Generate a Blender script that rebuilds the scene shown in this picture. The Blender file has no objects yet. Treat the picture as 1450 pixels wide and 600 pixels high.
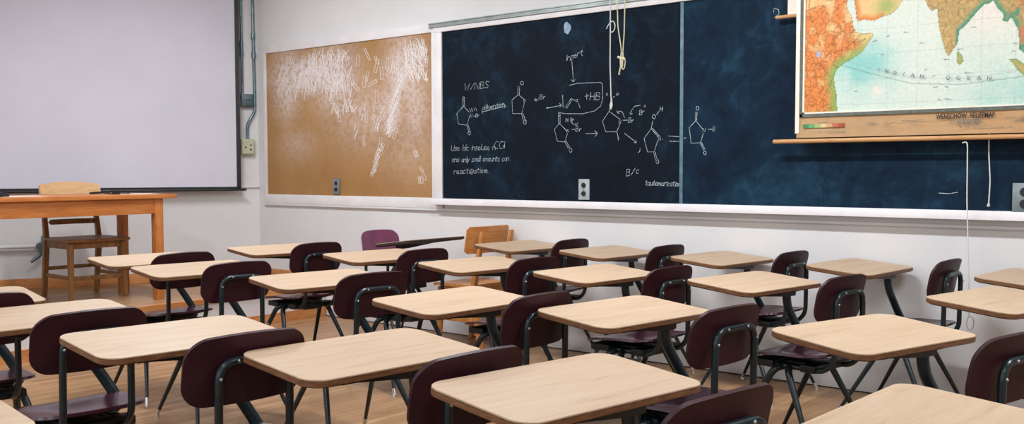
import bpy, bmesh, math, random
from mathutils import Vector, Matrix
from math import sin, cos, pi, radians
import numpy as np
random.seed(11)
SC=bpy.context.scene
COL=SC.collection

# ------------------------------------------------------------------ materials
def srgb(r,g,b):
    f=lambda c:(c/255/12.92) if c/255<=.04045 else ((c/255+.055)/1.055)**2.4
    return (f(r),f(g),f(b),1)
class NT:
    def __init__(s,name):
        s.m=bpy.data.materials.new(name);s.m.use_nodes=True;s.t=s.m.node_tree;s.n=s.t.nodes
        s.b=s.n['Principled BSDF']
    def new(s,ty,**k):
        nd=s.n.new(ty)
        for a,v in k.items():setattr(nd,a,v)
        return nd
    def link(s,a,b):s.t.links.new(a,b)
    def coord(s,scale=(1,1,1),rnd=False,src='Object'):
        tc=s.new('ShaderNodeTexCoord');mp=s.new('ShaderNodeMapping');mp.inputs['Scale'].default_value=scale
        s.link(tc.outputs[src],mp.inputs['Vector'])
        if rnd:
            oi=s.new('ShaderNodeObjectInfo');mul=s.new('ShaderNodeMath',operation='MULTIPLY');mul.inputs[1].default_value=37.
            s.link(oi.outputs['Random'],mul.inputs[0]);cb=s.new('ShaderNodeCombineXYZ')
            for i in range(3):s.link(mul.outputs[0],cb.inputs[i])
            s.link(cb.outputs[0],mp.inputs['Location'])
        return mp.outputs[0]
    def noise(s,vec,scale,detail=4,rough=.55,dist=0):
        n=s.new('ShaderNodeTexNoise');n.inputs['Scale'].default_value=scale;n.inputs['Detail'].default_value=detail
        n.inputs['Roughness'].default_value=rough;n.inputs['Distortion'].default_value=dist
        s.link(vec,n.inputs['Vector']);return n.outputs['Fac']
    def ramp(s,fac,stops):
        r=s.new('ShaderNodeValToRGB');e=r.color_ramp.elements
        e[0].position,e[0].color=stops[0];e[1].position,e[1].color=stops[-1]
        for p,c in stops[1:-1]:
            x=e.new(p);x.color=c
        s.link(fac,r.inputs['Fac']);return r.outputs['Color']
    def bump(s,h,strength=.2,dist=.002):
        b=s.new('ShaderNodeBump');b.inputs['Strength'].default_value=strength;b.inputs['Distance'].default_value=dist
        s.link(h,b.inputs['Height']);s.link(b.outputs[0],s.b.inputs['Normal'])
    def set(s,rough=.5,metal=0.,spec=.5,coat=0.,coatr=.1):
        s.b.inputs['Roughness'].default_value=rough;s.b.inputs['Metallic'].default_value=metal
        s.b.inputs['Specular IOR Level'].default_value=spec
        s.b.inputs['Coat Weight'].default_value=coat;s.b.inputs['Coat Roughness'].default_value=coatr
def noisy(name,c1,c2,scale=5,rough=.5,metal=0.,spec=.5,stretch=(1,1,1),rnd=True,bump=0,detail=4,coat=0.,lo=.35,hi=.65):
    m=NT(name);v=m.coord(stretch,rnd);f=m.noise(v,scale,detail)
    m.link(m.ramp(f,[(lo,c1),(hi,c2)]),m.b.inputs['Base Color']);m.set(rough,metal,spec,coat)
    if bump:m.bump(f,bump)
    return m.m
def oak(name,dark,mid,light,stretch=(14,1.2,14),rough=.38,spec=.4,bump=.06,scale=2.2):
    m=NT(name);v=m.coord(stretch,True)
    f=m.noise(v,scale,6,.62,.6)
    v2=m.coord((stretch[0]*5,stretch[1]*2,stretch[2]*5),True);g=m.noise(v2,scale*1.5,3,.5)
    mx=m.new('ShaderNodeMix',data_type='FLOAT');mx.inputs[0].default_value=.35
    m.link(f,mx.inputs[2]);m.link(g,mx.inputs[3])
    m.link(m.ramp(mx.outputs[0],[(.3,dark),(.48,mid),(.66,light)]),m.b.inputs['Base Color'])
    m.set(rough,0,spec)
    if bump:m.bump(mx.outputs[0],bump,.001)
    return m.m
MT={}
MT['laminate']=oak('oak_laminate',srgb(168,140,112),srgb(183,158,131),srgb(190,167,142),rough=.5,spec=.22)
MT['ply_edge']=noisy('plywood_edge',srgb(92,58,34),srgb(126,84,50),30,.5,stretch=(1,1,8))
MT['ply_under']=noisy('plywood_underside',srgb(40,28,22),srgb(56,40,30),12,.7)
MT['shell']=noisy('maroon_plastic',srgb(42,12,20),srgb(50,16,24),8,.5,spec=.28)
MT['shell_seat']=noisy('maroon_seat_plastic',srgb(52,18,32),srgb(62,24,38),8,.26,spec=.65,coat=.2)
MT['shell_purple']=noisy('purple_plastic',srgb(112,56,84),srgb(128,66,96),8,.35,spec=.5)
MT['steel']=noisy('painted_steel_tube',srgb(18,30,34),srgb(26,40,44),30,.28,metal=.15,spec=.5)
MT['bracket']=noisy('black_steel_bracket',srgb(12,18,18),srgb(20,26,25),20,.45,metal=.2)
MT['chrome']=noisy('nickel_glide',srgb(190,190,186),srgb(214,212,206),20,.2,metal=.9)
MT['bolt']=noisy('steel_bolt',srgb(150,155,155),srgb(180,184,184),20,.3,metal=.8)
MT['honey']=oak('honey_wood',srgb(150,92,40),srgb(184,120,62),srgb(206,146,84),stretch=(6,6,1.2),rough=.4)
MT['honey_h']=oak('honey_wood_slat',srgb(160,98,46),srgb(192,128,68),srgb(212,150,90),stretch=(8,1.1,8),rough=.4)
MT['pale']=oak('pale_wood_slat',srgb(186,144,96),srgb(206,166,118),srgb(220,184,138),stretch=(8,1.1,8),rough=.45)
MT['tchair']=oak('brown_wood',srgb(96,66,36),srgb(130,90,50),srgb(156,112,66),stretch=(6,6,1.2),rough=.45)
MT['table']=oak('orange_wood',srgb(156,90,42),srgb(184,112,56),srgb(204,134,74),stretch=(8,1.,8),rough=.4)
MT['table_leg']=oak('orange_wood_leg',srgb(146,82,38),srgb(174,104,52),srgb(194,124,66),stretch=(8,8,1.),rough=.4)
MT['trimwood']=oak('stage_trim_wood',srgb(160,100,54),srgb(190,128,76),srgb(208,148,94),stretch=(8,.8,8),rough=.4)
MT['black']=noisy('black_plastic',srgb(14,16,18),srgb(24,26,28),20,.4)
MT['white_frame']=noisy('white_paint_trim',srgb(212,208,206),srgb(224,220,218),6,.5)
MT['white_tray']=noisy('white_paint_tray',srgb(226,222,222),srgb(236,232,232),6,.4)
MT['grey_trim']=noisy('grey_metal_rail',srgb(136,146,144),srgb(160,170,166),10,.4,metal=.3)
MT['plate']=noisy('outlet_plate_metal',srgb(120,132,134),srgb(140,150,150),20,.35,metal=.5)
MT['plate_w']=noisy('outlet_plate_pale',srgb(150,158,158),srgb(172,178,178),20,.4)
MT['box_dark']=noisy('dark_electrical_box',srgb(66,82,84),srgb(88,104,106),10,.45,metal=.4)
MT['box_pale']=noisy('cream_electrical_box',srgb(168,172,142),srgb(186,188,158),10,.5)
MT['conduit']=noisy('steel_conduit',srgb(88,108,114),srgb(118,138,142),20,.35,metal=.6)
MT['cord']=noisy('white_cord',srgb(196,196,190),srgb(216,214,208),60,.8)
MT['cord_y']=noisy('cream_cord',srgb(190,186,150),srgb(210,204,170),60,.8)
MT['paper']=noisy('white_paper',srgb(222,222,226),srgb(234,234,236),10,.8)
MT['screen']=noisy('projection_fabric',srgb(196,194,204),srgb(202,200,210),1.5,.9,spec=.1)
MT['chalk']=noisy('chalk_line',srgb(120,138,146),srgb(196,206,208),90,.95,spec=.05,rnd=False)
MT['residue']=noisy('tape_residue',srgb(214,202,190),srgb(240,232,230),60,.9,rnd=False)
MT['residue'].node_tree.nodes['Principled BSDF'].inputs['Alpha'].default_value=.86
MT['map_paper']=noisy('map_backing_paper',srgb(232,190,140),srgb(242,204,156),4,.75,rnd=False)
MT['map_cream']=noisy('map_cream_edge',srgb(226,214,196),srgb(238,228,214),10,.8)
MT['map_dark']=noisy('map_border_ink',srgb(84,92,86),srgb(104,110,100),30,.8)
MT['ink']=noisy('printed_ink',srgb(34,28,26),srgb(48,40,36),60,.8)
MT['ink_soft']=noisy('faded_ink',srgb(92,108,108),srgb(116,126,122),60,.8)
MT['pole']=oak('map_pole_wood',srgb(160,112,66),srgb(190,142,92),srgb(206,160,110),stretch=(1,8,8),rough=.45)
MT['wallp']=None
def wallmat():
    m=NT('painted_plaster');v=m.coord((1,1,1),False)
    f=m.noise(v,.9,5,.6);g=m.noise(v,40,3,.6)
    m.link(m.ramp(f,[(.3,srgb(205,204,202)),(.7,srgb(218,216,215))]),m.b.inputs['Base Color']);m.set(.62,0,.25)
    m.bump(g,.06,.002);return m.m
MT['wall']=wallmat()
def floormat(name,dx=True):
    m=NT(name);tc=m.new('ShaderNodeTexCoord');mp=m.new('ShaderNodeMapping');m.link(tc.outputs['Object'],mp.inputs[0])
    mp.inputs['Rotation'].default_value=(0,0,0 if dx else pi/2)
    br=m.new('ShaderNodeTexBrick');br.inputs['Scale'].default_value=1;br.inputs['Brick Width'].default_value=1.1
    br.inputs['Row Height'].default_value=.057;br.inputs['Mortar Size'].default_value=.0012;br.offset=.37
    br.inputs['Color1'].default_value=srgb(160,120,82);br.inputs['Color2'].default_value=srgb(192,152,110);br.inputs['Mortar'].default_value=srgb(88,58,38)
    br.inputs['Bias'].default_value=.05
    m.link(mp.outputs[0],br.inputs['Vector'])
    mp2=m.new('ShaderNodeMapping');mp2.inputs['Scale'].default_value=(2,30,1) if dx else (30,2,1);m.link(tc.outputs['Object'],mp2.inputs[0])
    n=m.noise(mp2.outputs[0],2,5,.6);n2=m.noise(tc.outputs['Object'],1.3,4,.6)
    mx=m.new('ShaderNodeMixRGB',blend_type='MULTIPLY');mx.inputs[0].default_value=.55
    m.link(br.outputs['Color'],mx.inputs[1]);m.link(m.ramp(n,[(.3,srgb(190,176,166)),(.7,srgb(250,250,250))]),mx.inputs[2])
    m2=m.new('ShaderNodeMixRGB',blend_type='MULTIPLY');m2.inputs[0].default_value=.5
    m.link(mx.outputs[0],m2.inputs[1]);m.link(m.ramp(n2,[(.35,srgb(190,184,178)),(.65,srgb(255,255,255))]),m2.inputs[2])
    m.link(m2.outputs[0],m.b.inputs['Base Color']);m.set(.36,0,.4)
    return m.m
MT['floor']=floormat('narrow_strip_floor',False)
MT['stage']=floormat('stage_floorboards',False)
def boardmat(name,c1,c2,c3):
    m=NT(name);v=m.coord((1,1,1),False)
    f=m.noise(v,1.6,6,.65,.4)
    v2=m.coord((1.2,1,1),False);g=m.noise(v2,5.,6,.7,1.2)
    mx=m.new('ShaderNodeMix',data_type='FLOAT');mx.inputs[0].default_value=.4;m.link(f,mx.inputs[2]);m.link(g,mx.inputs[3])
    m.link(m.ramp(mx.outputs[0],[(.38,c1),(.52,c2),(.70,c3)]),m.b.inputs['Base Color'])
    m.set(.7,0,.12);return m.m
MT['slate']=boardmat('blackboard_slate',srgb(6,15,24),srgb(9,22,34),srgb(26,50,68))
MT['slate_r']=boardmat('blackboard_slate_dusty',srgb(8,20,34),srgb(14,36,54),srgb(36,70,90))
def corkmat():
    m=NT('cork_sheet');v=m.coord((1,1,1),False)
    g=m.noise(v,160,3,.7);f=m.noise(v,1.4,5,.6)
    a=m.ramp(g,[(.3,srgb(150,112,68)),(.7,srgb(186,148,100))])
    b=m.ramp(f,[(.3,srgb(225,215,205)),(.7,srgb(255,250,245))])
    mx=m.new('ShaderNodeMixRGB',blend_type='MULTIPLY');mx.inputs[0].default_value=1;m.link(a,mx.inputs[1]);m.link(b,mx.inputs[2])
    at=m.new('ShaderNodeAttribute',attribute_name='smudge')
    n=m.noise(v,26,5,.75)
    mu=m.new('ShaderNodeMath',operation='MULTIPLY');m.link(at.outputs['Fac'],mu.inputs[0])
    rr=m.new('ShaderNodeMapRange');rr.inputs[1].default_value=.28;rr.inputs[2].default_value=.56;m.link(n,rr.inputs[0]);m.link(rr.outputs[0],mu.inputs[1])
    m3=m.new('ShaderNodeMixRGB');m.link(mu.outputs[0],m3.inputs[0]);m.link(mx.outputs[0],m3.inputs[1]);m3.inputs[2].default_value=srgb(222,214,214)
    m.link(m3.outputs[0],m.b.inputs['Base Color']);m.set(.85,0,.15);m.bump(g,.3,.002);return m.m
MT['cork']=corkmat()
def mapmat():
    m=NT('relief_map_print');at=m.new('ShaderNodeAttribute',attribute_name='print')
    v=m.coord((1,1,1),False);n=m.noise(v,60,4,.7)
    mx=m.new('ShaderNodeMixRGB',blend_type='MULTIPLY');mx.inputs[0].default_value=.5
    m.link(at.outputs['Color'],mx.inputs[1]);m.link(m.ramp(n,[(.3,srgb(215,210,200)),(.7,(1,1,1,1))]),mx.inputs[2])
    m.link(mx.outputs[0],m.b.inputs['Base Color']);m.set(.6,0,.3);return m.m
MT['map']=mapmat()

# ------------------------------------------------------------------ mesh helpers
def obj(name,bm,mat,parent=None,smooth=False,loc=None,rot=None,angle=40):
    me=bpy.data.meshes.new(name)
    bmesh.ops.recalc_face_normals(bm,faces=bm.faces[:]);bm.to_mesh(me);bm.free()
    me.materials.append(MT[mat] if isinstance(mat,str) else mat)
    if smooth:
        for p_ in me.polygons:p_.use_smooth=True
        try:me.set_sharp_from_angle(angle=radians(angle))
        except Exception:pass
    o=bpy.data.objects.new(name,me);COL.objects.link(o)
    if parent:o.parent=parent
    if loc:o.location=loc
    if rot:o.rotation_euler=rot
    return o
def thing(name,label,cat,loc=(0,0,0),rz=0,group=None):
    o=bpy.data.objects.new(name,None);o.empty_display_size=.1;COL.objects.link(o)
    o.location=loc;o.rotation_euler=(0,0,rz);o['label']=label;o['category']=cat
    if group:o['group']=group
    return o
def tag(o,label,cat,group=None):
    o['label']=label;o['category']=cat
    if group:o['group']=group
    return o
def struct(o):o['kind']='structure';return o
def bx(bm,x0,y0,z0,x1,y1,z1,bev=0,M=None):
    r=bmesh.ops.create_cube(bm,size=1);vs=r['verts']
    for v in vs:v.co=Vector(((x0+x1)/2+v.co.x*(x1-x0),(y0+y1)/2+v.co.y*(y1-y0),(z0+z1)/2+v.co.z*(z1-z0)))
    if bev:
        es=list({e for v in vs for e in v.link_edges})
        r2=bmesh.ops.bevel(bm,geom=es,offset=bev,segments=2,profile=.6,affect='EDGES');vs=list({v for f in r2['faces'] for v in f.verts}|{v for v in vs if v.is_valid})
    if M is not None:
        bmesh.ops.transform(bm,matrix=M,verts=[v for v in vs if v.is_valid])
    return vs
def box(name,mat,parent,*a,bev=.003,M=None):
    bm=bmesh.new();bx(bm,*a,bev=bev,M=M);return obj(name,bm,mat,parent,smooth=bev>0)
def rounded(pts,r=.03,n=6):
    """polyline with rounded corners"""
    P=[Vector(p) for p in pts];out=[P[0]]
    rr=r if isinstance(r,(list,tuple)) else [r]*len(P)
    for i in range(1,len(P)-1):
        a=(P[i-1]-P[i]);b=(P[i+1]-P[i]);d=min(rr[i],a.length*.49,b.length*.49)
        p0=P[i]+a.normalized()*d;p1=P[i]+b.normalized()*d
        for k in range(n+1):
            t=k/n;out.append(p0*(1-t)**2+P[i]*2*t*(1-t)+p1*t*t)
    out.append(P[-1]);return out
def sweep(bm,path,rad,seg=12,caps=True,flat=(1,1)):
    P=[Vector(p) for p in path];n=len(P)
    R=rad if isinstance(rad,(list,tuple)) else [rad]*n
    if len(R)==2 and n!=2:
        L=[0]
        for i in range(1,n):L.append(L[-1]+(P[i]-P[i-1]).length)
        R=[R[0]+(R[1]-R[0])*l/L[-1] for l in L]
    T=[]
    for i in range(n):
        a=P[min(i+1,n-1)]-P[max(i-1,0)];T.append(a.normalized())
    up=Vector((0,0,1)) if abs(T[0].z)<.9 else Vector((1,0,0))
    N=(up-T[0]*up.dot(T[0])).normalized();rings=[]
    for i in range(n):
        N=(N-T[i]*N.dot(T[i])).normalized();Bn=T[i].cross(N)
        rings.append([bm.verts.new(P[i]+(N*cos(2*pi*k/seg)*flat[0]+Bn*sin(2*pi*k/seg)*flat[1])*R[i]) for k in range(seg)])
    for i in range(n-1):
        for k in range(seg):
            bm.faces.new((rings[i][k],rings[i][(k+1)%seg],rings[i+1][(k+1)%seg],rings[i+1][k]))
    if caps:
        bm.faces.new(rings[0][::-1]);bm.faces.new(rings[-1])
def tube(name,mat,parent,path,rad,seg=12,**k):
    bm=bmesh.new();sweep(bm,path,rad,seg,**k);return obj(name,bm,mat,parent,smooth=True,angle=60)
def rrect(w,d,rs,n=8):
    """rounded rectangle outline centred at 0; rs=(r at -x-y, +x-y, +x+y, -x+y); side bow optional"""
    out=[]
    cs=[(-1,-1,pi),(1,-1,1.5*pi),(1,1,0),(-1,1,.5*pi)]
    for (sx,sy,a0),r in zip(cs,rs):
        cx,cy=sx*(w/2-r),sy*(d/2-r)
        for k in range(n+1):
            a=a0+k/n*pi/2;out.append((cx+r*cos(a),cy+r*sin(a)))
    return out
def plate(name,mat,parent,outline,z0,z1,bev=.0015,axis='z',M=None):
    bm=bmesh.new();vs=[bm.verts.new((x,y,z1)) for x,y in outline];f=bm.faces.new(vs)
    r=bmesh.ops.extrude_face_region(bm,geom=[f]);ex=[v for v in r['geom'] if isinstance(v,bmesh.types.BMVert)]
    for v in ex:v.co.z=z0
    if bev:
        es=[e for e in bm.edges if len(e.link_faces)==2 and abs(e.verts[0].co.z-e.verts[1].co.z)<1e-6]
        bmesh.ops.bevel(bm,geom=es,offset=bev,segments=2,affect='EDGES')
    if M is not None:bmesh.ops.transform(bm,matrix=M,verts=bm.verts[:])
    return obj(name,bm,mat,parent,smooth=True,angle=35)
def ribbon(bm,pts,w,M,y=0.):
    """flat chalk line; pts are (x,z); laid on plane y"""
    n=len(pts);P=[Vector((a,0,b)) for a,b in pts];L=[]
    for i in range(n):
        t=(P[min(i+1,n-1)]-P[max(i-1,0)]);t=t.normalized() if t.length>1e-6 else Vector((1,0,0))
        q=Vector((-t.z,0,t.x))*w/2
        e=(t*w*.3 if i==n-1 else (-t*w*.3 if i==0 else Vector()))
        L.append((bm.verts.new(P[i]+q+e+Vector((0,y,0))),bm.verts.new(P[i]-q+e+Vector((0,y,0)))))
    for i in range(n-1):
        bm.faces.new((L[i][0],L[i][1],L[i+1][1],L[i+1][0]))

# ------------------------------------------------------------------ room
LW=0.404625
H=3.35
YW=-7.4;XR=10.6
dl=Vector((-sin(LW),-cos(LW),0));nl=Vector((cos(LW),-sin(LW),0))
# local frame of the screen wall: X'=along wall (dl), Y'=into the room (nl), Z up
ML=Matrix(((dl.x,nl.x,0,0),(dl.y,nl.y,0,0),(0,0,1,0),(0,0,0,1)))
sW=-YW/cos(LW)
def lw(s,o,z):return Vector((dl.x*s+nl.x*o,dl.y*s+nl.y*o,z))
struct(box('floor','floor',None,-3.6,YW-.2,-.1,XR+.2,.2,0,bev=0))
MT['ceil']=noisy('ceiling_paint',srgb(212,212,208),srgb(222,222,218),1,.8)
struct(box('ceiling','ceil',None,-3.6,YW-.2,H,XR+.2,.2,H+.1,bev=0))
struct(box('wall_board','wall',None,-.2,0,0,XR+.2,.2,H,bev=0))
bm=bmesh.new();bx(bm,-.15,-.15,0,sW+.3,0,H,M=ML);struct(obj('wall_screen',bm,'wall'))
struct(box('wall_rear','wall',None,XR,YW-.2,0,XR+.2,.0,H,bev=0))
# window wall with four openings
bm=bmesh.new();wins=[(-2.2,-.4),(.4,2.2),(3.0,4.8),(5.6,7.4),(8.2,10.0)]
bx(bm,-3.6,YW-.2,0,XR+.2,YW,1.0);bx(bm,-3.6,YW-.2,2.9,XR+.2,YW,H)
xs=[-3.6]+[v for w in wins for v in w]+[XR+.2]
for i in range(0,len(xs),2):bx(bm,xs[i],YW-.2,1.0,xs[i+1],YW,2.9)
struct(obj('wall_window',bm,'wall'))
for i,(a,b) in enumerate(wins):
    bm=bmesh.new()
    for q in [(a,1.0,b,1.06),(a,2.84,b,2.9),(a,1.06,a+.06,2.84),(b-.06,1.06,b,2.84),(a+.06,1.93,b-.06,1.97),((a+b)/2-.02,1.06,(a+b)/2+.02,2.84)]:
        bx(bm,q[0],YW-.12,q[1],q[2],YW-.06,q[3])
    struct(obj('window_%d'%(i+1),bm,'white_frame'))
# board wall: baseboard, wood baseboard on the stage, lower rail
struct(box('baseboard_board','wall',None,.97,-.016,0,XR,0,.2,bev=.003))
MT['gap']=noisy('dark_floor_gap',srgb(30,28,26),srgb(60,54,48),40,.9)
struct(box('baseboard_gap','gap',None,.97,-.019,0,XR,-.0155,.007,bev=0))
struct(box('baseboard_shoe','trimwood',None,0.0,-.018,.27,.93,0,.365,bev=.003))
bm=bmesh.new();bx(bm,.02,0,.27,sW-.2,.018,.358,bev=.003,M=ML);struct(obj('baseboard_screen',bm,'trimwood',smooth=True))
struct(box('trim_1','wall',None,.1,-.022,.95,XR,0,.968,bev=.003))
bm=bmesh.new();bx(bm,.0,0,1.108,sW-.3,.018,1.128,bev=.003,M=ML);struct(obj('trim_2',bm,'wall',smooth=True))
# stage platform
def prism(name,mat,outline,z0,z1):
    bm=bmesh.new();vs=[bm.verts.new((x,y,z1)) for x,y in outline];f=bm.faces.new(vs)
    r=bmesh.ops.extrude_face_region(bm,geom=[f])
    for v in r['geom']:
        if isinstance(v,bmesh.types.BMVert):v.co.z=z0
    return obj(name,bm,mat)
def sx(y):return .93-.05*y
def corner(y):return (-y)*math.tan(LW)*-1
ye=YW+.02
st=prism('floor_stage','stage',[(0.01,-.01),(sx(-.01),-.01),(sx(ye),ye),(corner(ye)+.01,ye)],0.001,.27);struct(st)
# give the riser a painted face, base strip and wooden nosing
def alongriser(name,mat,o0,o1,z0,z1):
    pr=[(sx(-.01)+o0,-.01),(sx(-.01)+o1,-.01),(sx(ye)+o1,ye),(sx(ye)+o0,ye)]
    o=prism(name,mat,pr,z0,z1);return struct(o)
alongriser('trim_3','wall',.0,.012,.01,.235)
alongriser('trim_4','trimwood',-.02,.03,.235,.274)
alongriser('trim_5','trimwood',.012,.03,.0,.085)

# ------------------------------------------------------------------ corkboard
cb=thing('corkboard','wide cork pinboard with white tape residue, in a white frame beside the chalkboard','corkboard',(1.21,0,1.69))
def P0(o,loc):  # keep world coordinates while parenting to an empty at loc
    o.location=(-loc[0],-loc[1],-loc[2])
    return o
cl=(1.21,0,1.69)
nx_,nz_=150,90
bm=bmesh.new();x0,x1,z0,z1=.15,2.275,1.05,2.332
g=[[bm.verts.new((x0+(x1-x0)*i/nx_,-.012,z0+(z1-z0)*j/nz_)) for j in range(nz_+1)] for i in range(nx_+1)]
for i in range(nx_):
    for j in range(nz_):bm.faces.new((g[i][j],g[i+1][j],g[i+1][j+1],g[i][j+1]))
bx(bm,x0,-.0119,z0,x1,0,z1)
o=P0(obj('cork_sheet',bm,'cork',cb),cl)
a=o.data.attributes.new('smudge','FLOAT','POINT')
def smd(x,z):
    v=0
    for cx,cz,rx,rz,k in [(.75,2.1,.5,.16,.95),(.45,2.05,.2,.3,.75),(1.1,2.05,.3,.28,.7),(1.95,2.05,.22,.3,.7),(1.8,1.75,.2,.22,.6),(2.0,1.5,.35,.3,.25),(1.5,1.75,.5,.3,.35),(.6,1.5,.3,.15,.25),(2.08,1.8,.16,.35,.5)]:
        v=max(v,k*math.exp(-((x-cx)/rx)**2-((z-cz)/rz)**2))
    return v
for i,v in enumerate(o.data.vertices):a.data[i].value=smd(v.co.x,v.co.z)
bm=bmesh.new()
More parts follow.
